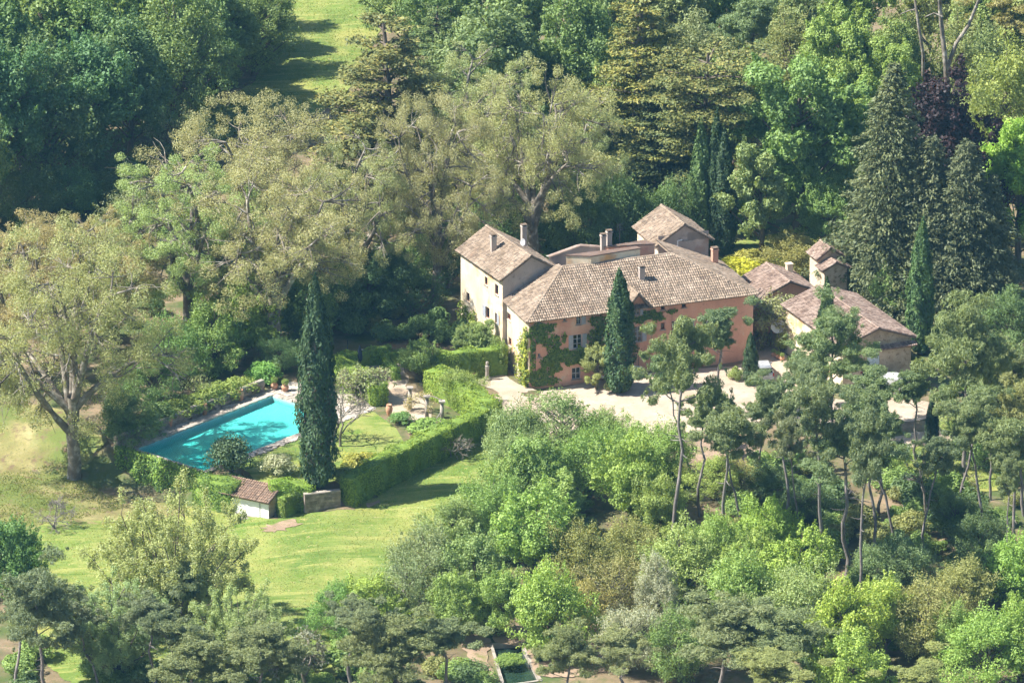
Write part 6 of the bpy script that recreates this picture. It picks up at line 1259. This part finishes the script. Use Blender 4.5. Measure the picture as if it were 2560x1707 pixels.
# ---- urns, pots, posts
def urn(name, px, py, h, w_, label, mat=M_terra, plant_=False, dz=0):
    b = gp(px, py); o = tag(empty(name, (b[0], b[1], b[2] + dz)), label, 'urn' if not plant_ else 'potted plant'); r_ = w_ / 2; m = MB()
    m.lathe([(r_ * .55, 0), (r_ * .62, .06 * h), (r_ * .75, .2 * h), (r_ * .98, .5 * h), (r_, .66 * h), (r_ * .8, .84 * h), (r_ * .6, .92 * h), (r_ * .78, .97 * h), (r_ * .78, h), (r_ * .6, h), (r_ * .5, .9 * h)], 16); m.build('jar', mat, o, True)
    if plant_:
        c = link('foliage', PROTO['shrub'][2][0], o, (0, 0, h * .8)); c.scale = (w_ / 3.2 * 1.3,) * 3; c.color = (1.2, 1.2, 1, 1)
    return o
urn('terracotta_urn', 601, 1003, 1.25, .75, 'terracotta urn against the pool wall, nearest the far corner'); urn('terracotta_urn', 511, 1037, 1.2, .7, 'terracotta urn against the middle of the pool wall'); urn('terracotta_urn', 424, 1068, 1.15, .65, 'terracotta urn against the left end of the pool wall')
urn('terracotta_urn', 973, 1038, 1.15, .7, 'single terracotta urn at the corner of the small lawn')
urn('terracotta_pot', 686, 973, .75, .75, 'left of two pale pots behind the pool head', plant_=True); urn('terracotta_pot', 713, 978, .75, .75, 'right of two pale pots behind the pool head', plant_=True)
for i, (x, y) in enumerate([(1934, 892), (1944, 897), (1955, 902)]): urn('flower_pot', x, y, .5, .5, ['flower pot by the barn, furthest from the wall', 'flower pot by the barn, middle of three', 'flower pot by the barn, nearest the car'][i], plant_=True)
def topiary(px, py, label):
    b = gp(px, py); o = tag(empty('potted_topiary', b), label, 'potted plant'); m = MB(); m.lathe([(.3, 0), (.42, .55), (.46, .55), (.46, .62), (.38, .62)], 14); m.build('pot', M_terra, o, True)
    g = np.random.default_rng(5); n = 1500; t = g.random(n); a = g.uniform(0, 6.28, n); r_ = .42 * np.interp(t, [0, .1, .8, 1], [.6, 1, .9, .3]); pos = np.column_stack([np.cos(a) * r_, np.sin(a) * r_, .6 + 1.5 * t])
    c = link('foliage', leaves_mesh('foliage', pos, np.column_stack([np.cos(a), np.sin(a), .2 + 0 * a]) + g.normal(size=(n, 3)) * .4, .15, .1, g.random(n), ML_hedge, g), o)
topiary(1180, 944, 'clipped column plant in a pot before the dark hedge')
b = MB(); b.box(-.3, .3, -.3, .3, 0, .25); b.lathe([(.2, .25), (.17, .9), (.22, 1.5), (.12, 1.6), (.16, 1.75), (.13, 1.95), (.03, 2.0)], 12); tag(b.build('garden_statue', M_stone, loc=gp(1218, 950)), 'weathered stone figure before the dark hedge opening', 'statue')
def column(px, py, h, label, cap=True):
    o = tag(empty('pergola_column', gp(px, py)), label, 'column'); m = MB(); m.box(-.24, .24, -.24, .24, -.1, .18); m.build('base', M_stone, o)
    m = MB(); m.lathe([(.19, .18), (.2, h * .4), (.17, h - .25)], 12); m.build('shaft', M_stone, o, True)
    m = MB(); m.lathe([(.17, h - .25), (.24, h - .16), (.24, h - .14)], 12); m.box(-.32, .32, -.32, .32, h - .139, h); m.build('capital', M_stone, o)
column(1067, 1046, 2.4, 'middle pale pergola column with vines'); column(1105, 1056, 2.3, 'right pale pergola column with a square capital'); column(1025, 1024, 2.4, 'left pergola column under the gnarled tree')
A_, B__ = gp(1067, 1046) + [0, 0, 2.42], gp(1105, 1056) + [0, 0, 2.33]
m = MB(); m.tube([A_ - A_, (B__ - A_) * .5 + [0, 0, .08], B__ - A_], .05, 6); tag(m.build('pergola_beam', M_greybark, loc=A_ + [0, 0, .03]), 'thin weathered beam between two pergola columns', 'beam')
A_, B__ = gp(1075, 1078), gp(1102, 1056) + [0, 0, 1.1]
m = MB(); m.tube([(0, 0, 0), (B__ - A_) * .5 + [0, 0, .1], B__ - A_], [.09, .07, .05], 6); tag(m.build('dead_branch', M_greybark, loc=A_), 'pale dead branch leaning on the right pergola column', 'branch')
# ---- garden furniture
def chair(px, py, rz, label):
    o = tag(empty('garden_chair', gp(px, py), rz), label, 'chair', 'white garden chairs'); m = MB(); m.box(-.24, .24, -.24, .24, .42, .46); m.build('seat', M_white, o)
    m = MB()
    for k in range(6): m.box(-.23 + k * .086, -.2 + k * .086, .21, .24, .46, .95)
    m.box(-.26, .26, .2, .25, .951, 1.0); m.build('backrest', M_white, o)
    for sx in (-1, 1):
        for sy in (-1, 1): m = MB(); m.box(sx * .21 - .02, sx * .21 + .02, sy * .21 - .02, sy * .21 + .02, 0, .419); m.build('leg', M_white, o)
        m = MB(); m.box(sx * .25 - .02, sx * .25 + .02, -.22, .2, .64, .67); m.box(sx * .25 - .015, sx * .25 + .015, -.21, -.18, .461, .64); m.build('armrest', M_white, o)
chair(880, 906, R(200), 'white garden chair nearest the post, far side of the table'); chair(897, 912, R(160), 'white garden chair at the near left of the table'); chair(915, 905, R(20), 'white garden chair at the right end of the table'); chair(902, 898, R(0), 'white garden chair behind the table')
t_ = tag(empty('garden_table', gp(902, 906), R(10)), 'white garden table among the chairs in the hedge court', 'table'); m = MB(); m.box(-.8, .8, -.42, .42, .7, .74); m.build('table_top', M_white, t_)
for sx in (-1, 1):
    for sy in (-1, 1): m = MB(); m.box(sx * .7 - .03, sx * .7 + .03, sy * .34 - .03, sy * .34 + .03, 0, .699); m.build('leg', M_white, t_)
p_ = tag(empty('closed_parasol', gp(900, 921)), 'closed dark blue parasol beside the white garden chairs', 'parasol'); m = MB(); m.tube([(0, 0, 0), (0, 0, 2.5)], .03, 6); m.build('pole', M_dark, p_)
m = MB(); m.lathe([(.10, .75), (.22, .9), (.26, 1.3), (.2, 1.9), (.10, 2.35), (.02, 2.5)], 12); m.build('canopy', M_darkcloth, p_, True); m = MB(); m.box(-.28, .28, -.28, .28, 0, .1); m.build('base', M_dark, p_)
m = MB(); m.tube([(0, 0, 0), (0, 0, 2.3)], [.07, .05], 6); tag(m.build('garden_post', M_dark, loc=gp(869, 903)), 'thin dark post left of the white garden chairs', 'post')
m = MB(); m.lathe([(.3, 0), (.28, .05), (.05, .08), (.05, .68), (.6, .7), (.62, .74), (.02, .75)], 16); tag(m.build('round_table', M_dark, loc=gp(925, 938)), 'small dark round table behind the rounded hedge end', 'table')
m = MB(); m.lathe([(.2, 0), (.24, .15), (.14, .9), (.02, 1.5)], 10); tag(m.build('small_obelisk', M_bark, loc=gp(964, 952)), 'small dark pointed obelisk at the court edge of the hedge', 'obelisk')
# ---- gate between the shed and the stone wall
gt = tag(empty('garden_gate', gp(748, 1279), R(8)), 'narrow white iron gate beside the stone wall', 'gate')
m = MB(); m.box(-.45, .45, -.02, .02, .12, .17); m.box(-.45, .45, -.02, .02, 1.35, 1.4); m.build('frame', M_white, gt)
for k in range(7): m = MB(); m.tube([(-.42 + .14 * k, 0, .0), (-.42 + .14 * k, 0, 1.65 - .1 * abs(k - 3))], .022, 5); m.build('bar', M_white, gt)
pr = gp(771, 1277); m = MB(); m.lathe([(.55, -.3), (.55, 1.5), (.5, 1.62), (.1, 1.66)], 14, val=.6); tag(m.build('gate_pier', M_rubble, loc=pr), 'rounded stone pier right of the white iron gate', 'pier')
m = MB(); m.box(-.5, .5, -.35, .35, -.05, .12); tag(m.build('stone_slab', M_stone, loc=gp(606, 1297), rz=.3), 'flat stone slab on the grass before the shed', 'slab')
# ---- dish by the barn
ds = tag(empty('round_dish', gp(1950, 882)), 'large white round dish beside the back corner of the barn', 'dish'); m = MB(); m.tube([(0, 0, -.1), (0, 0, 2.9)], .06, 6); m.build('post', M_dark, ds)
m = MB(); m.lathe([(.03, -.14), (.4, -.1), (.66, 0), (.72, .08), (.7, .09), (.62, .02), (.38, -.06), (.03, -.1)], 22); q = m.build('dish', M_white, ds, True, (-.25, -.12, 2.9)); q.rotation_euler = (R(62), 0, R(-12))
# ---- cars
M_silver = plain('silver_paint', (0.62, 0.62, 0.62), 0.28, 0.35, var=.02); M_wpaint = plain('white_car_paint', (0.80, 0.80, 0.80), 0.25, var=.02); M_tyre = plain('tyre', (0.02, 0.02, 0.02), .9); M_rim = plain('rim', (.45, .46, .48), .35, .8); M_red = plain('red_lamp', (.35, .02, .015), .25); M_plate = plain('plate', (.75, .74, .68), .5); M_trim = plain('dark_trim', (.03, .03, .032), .6)
def loft(stations, n=16):
    """stations: (x, half width, z low, z high, roundness)"""
    b = MB(); vs = []
    for x, w_, za, zb_, rd in stations:
        for k in range(n):
            t = 2 * math.pi * (k + .5) / n; cx, cz = math.cos(t), math.sin(t); e_ = 1 / rd
            vs.append((x, w_ * math.copysign(abs(cx) ** e_, cx), (za + zb_) / 2 + (zb_ - za) / 2 * math.copysign(abs(cz) ** e_, cz)))
    fs = [(i * n + k, i * n + (k + 1) % n, (i + 1) * n + (k + 1) % n, (i + 1) * n + k) for i in range(len(stations) - 1) for k in range(n)] + [tuple(range(n))[::-1], tuple(range((len(stations) - 1) * n, len(stations) * n))]
    return b.add(vs, fs)
def car(px, py, rz, label, paint, van=False, name='parked_car'):
    """x forward; estate car or small van"""
    o = tag(empty(name, gp(px, py, .05), rz), label, 'van' if van else 'car')
    if van:
        body = loft([(-2.2, .78, .42, 1.9, 4), (-2.12, .86, .34, 2.0, 4), (-1.2, .9, .3, 2.05, 4), (.9, .9, .3, 2.05, 4), (1.35, .9, .3, 1.35, 4), (1.9, .86, .32, 1.12, 3.5), (2.15, .72, .42, .92, 3)]); rf_, zb_, ztp = (-2.05, 1.25), 1.2, 1.85
    else:
        body = loft([(-2.2, .70, .42, .86, 3), (-2.12, .84, .32, .98, 3.5), (-1.5, .87, .28, 1.0, 4), (0, .88, .26, 1.0, 4), (1.1, .87, .28, .98, 4), (1.9, .80, .32, .82, 3), (2.15, .62, .42, .70, 3)]); zb_, ztp = .96, 1.45
    body.build('body', paint, o, True)
    if not van:
        g_ = loft([(-2.08, .70, .92, 1.0, 4), (-1.78, .70, .92, 1.42, 4), (-1.2, .72, .92, 1.455, 4), (-.1, .72, .92, 1.46, 4), (.45, .70, .92, 1.38, 4), (1.15, .66, .92, 1.0, 4)]); g_.build('glasshouse', M_glass, o, True)
        r2 = loft([(-1.85, .62, 1.385, 1.435, 4), (-1.2, .68, 1.425, 1.475, 4), (-.1, .68, 1.43, 1.48, 4), (.35, .62, 1.37, 1.42, 4)]); r2.build('roof', paint, o, True)
        for sy in (-1, 1):
            m = MB(); m.tube([(-1.7, sy * .60, 1.5), (.1, sy * .60, 1.52)], .02, 5); m.build('roof_rail', M_trim, o)
            for xx in (-1.85, -.95, .0): m = MB(); m.add([(xx, sy * .86, .98), (xx + .09, sy * .86, .98), (xx + .10, sy * .70, 1.44), (xx + .03, sy * .70, 1.44)], [(0, 1, 2, 3)]); m.build('pillar', paint, o)
        m = MB(); m.box(-2.26, -2.1, -.78, .78, .3, .55); m.build('bumper', paint, o); m = MB(); m.box(2.02, 2.2, -.7, .7, .32, .52); m.build('bumper', paint, o)
    else:
        m = MB(); m.box(-2.225, -2.19, -.62, .62, 1.2, 1.75); m.build('rear_window', M_glass, o); m = MB(); m.add([(1.0, -.78, 1.98), (1.0, .78, 1.98), (1.42, .78, 1.36), (1.42, -.78, 1.36)], [(0, 1, 2, 3)]); m.build('windscreen', M_glass, o)
        for sy in (-1, 1): m = MB(); m.box(.3, 1.0, sy * .905 - .006, sy * .905 + .006, 1.25, 1.8); m.build('side_window', M_glass, o)
    for sx in (-1.35, 1.35):
        for sy in (-1, 1):
            m = MB(); m.lathe([(.18, -.1), (.31, -.1), (.33, -.06), (.33, .06), (.31, .1), (.18, .1)], 18); t = m.build('wheel', M_tyre, o, loc=(sx, sy * .8, .33)); t.rotation_euler = (R(90), 0, 0)
            m = MB(); m.lathe([(.02, -.11), (.2, -.105), (.2, .105), (.02, .11)], 14); m.build('rim', M_rim, t)
    for sy in (-1, 1):
        m = MB(); m.box(-2.23, -2.1, sy * .76 - .08, sy * .76 + .08, .62 if not van else .8, .95 if not van else 1.2); m.build('tail_light', M_red, o)
        m = MB(); m.box(1.98 if not van else 2.0, 2.12 if not van else 2.1, sy * .55 - .16, sy * .55 + .16, .6, .74); m.build('headlight', M_white, o)
        m = MB(); m.box(.5, .66, sy * .95 - .08, sy * .95 + .08, .95, 1.08); m.build('mirror', paint, o)
    m = MB(); m.box(-2.275, -2.262, -.27, .27, .62, .74); pl = m.build('number_plate', M_plate, o)
    return o
car(1906, 938, R(97), 'silver estate car parked on the gravel, rear towards the viewer', M_silver)
car(1556, 944, R(12), 'white car parked in front of the facade, mostly behind the tallest pine', M_wpaint)
car(2202, 985, R(178), 'white van parked before the barn garage, only its roof showing', M_wpaint, True, 'parked_van')
# ================================================================== the air between the far camera and the place
def haze():
    m, t, out = nodes_of('haze')
    v = N(t, 'ShaderNodeVolumePrincipled'); v.inputs['Color'].default_value = (0.26, 0.66, 1.0, 1); v.inputs['Density'].default_value = HAZE_DENSITY
    v.inputs['Anisotropy'].default_value = 0.25
    t.links.new(v.outputs[0], out.inputs[1])
    b = MB(); b.box(-440, 440, -740, 500, -6.5, 245)
    tag(b.build('haze', m), 'thin pale summer haze over the whole valley', kind='stuff')
haze()
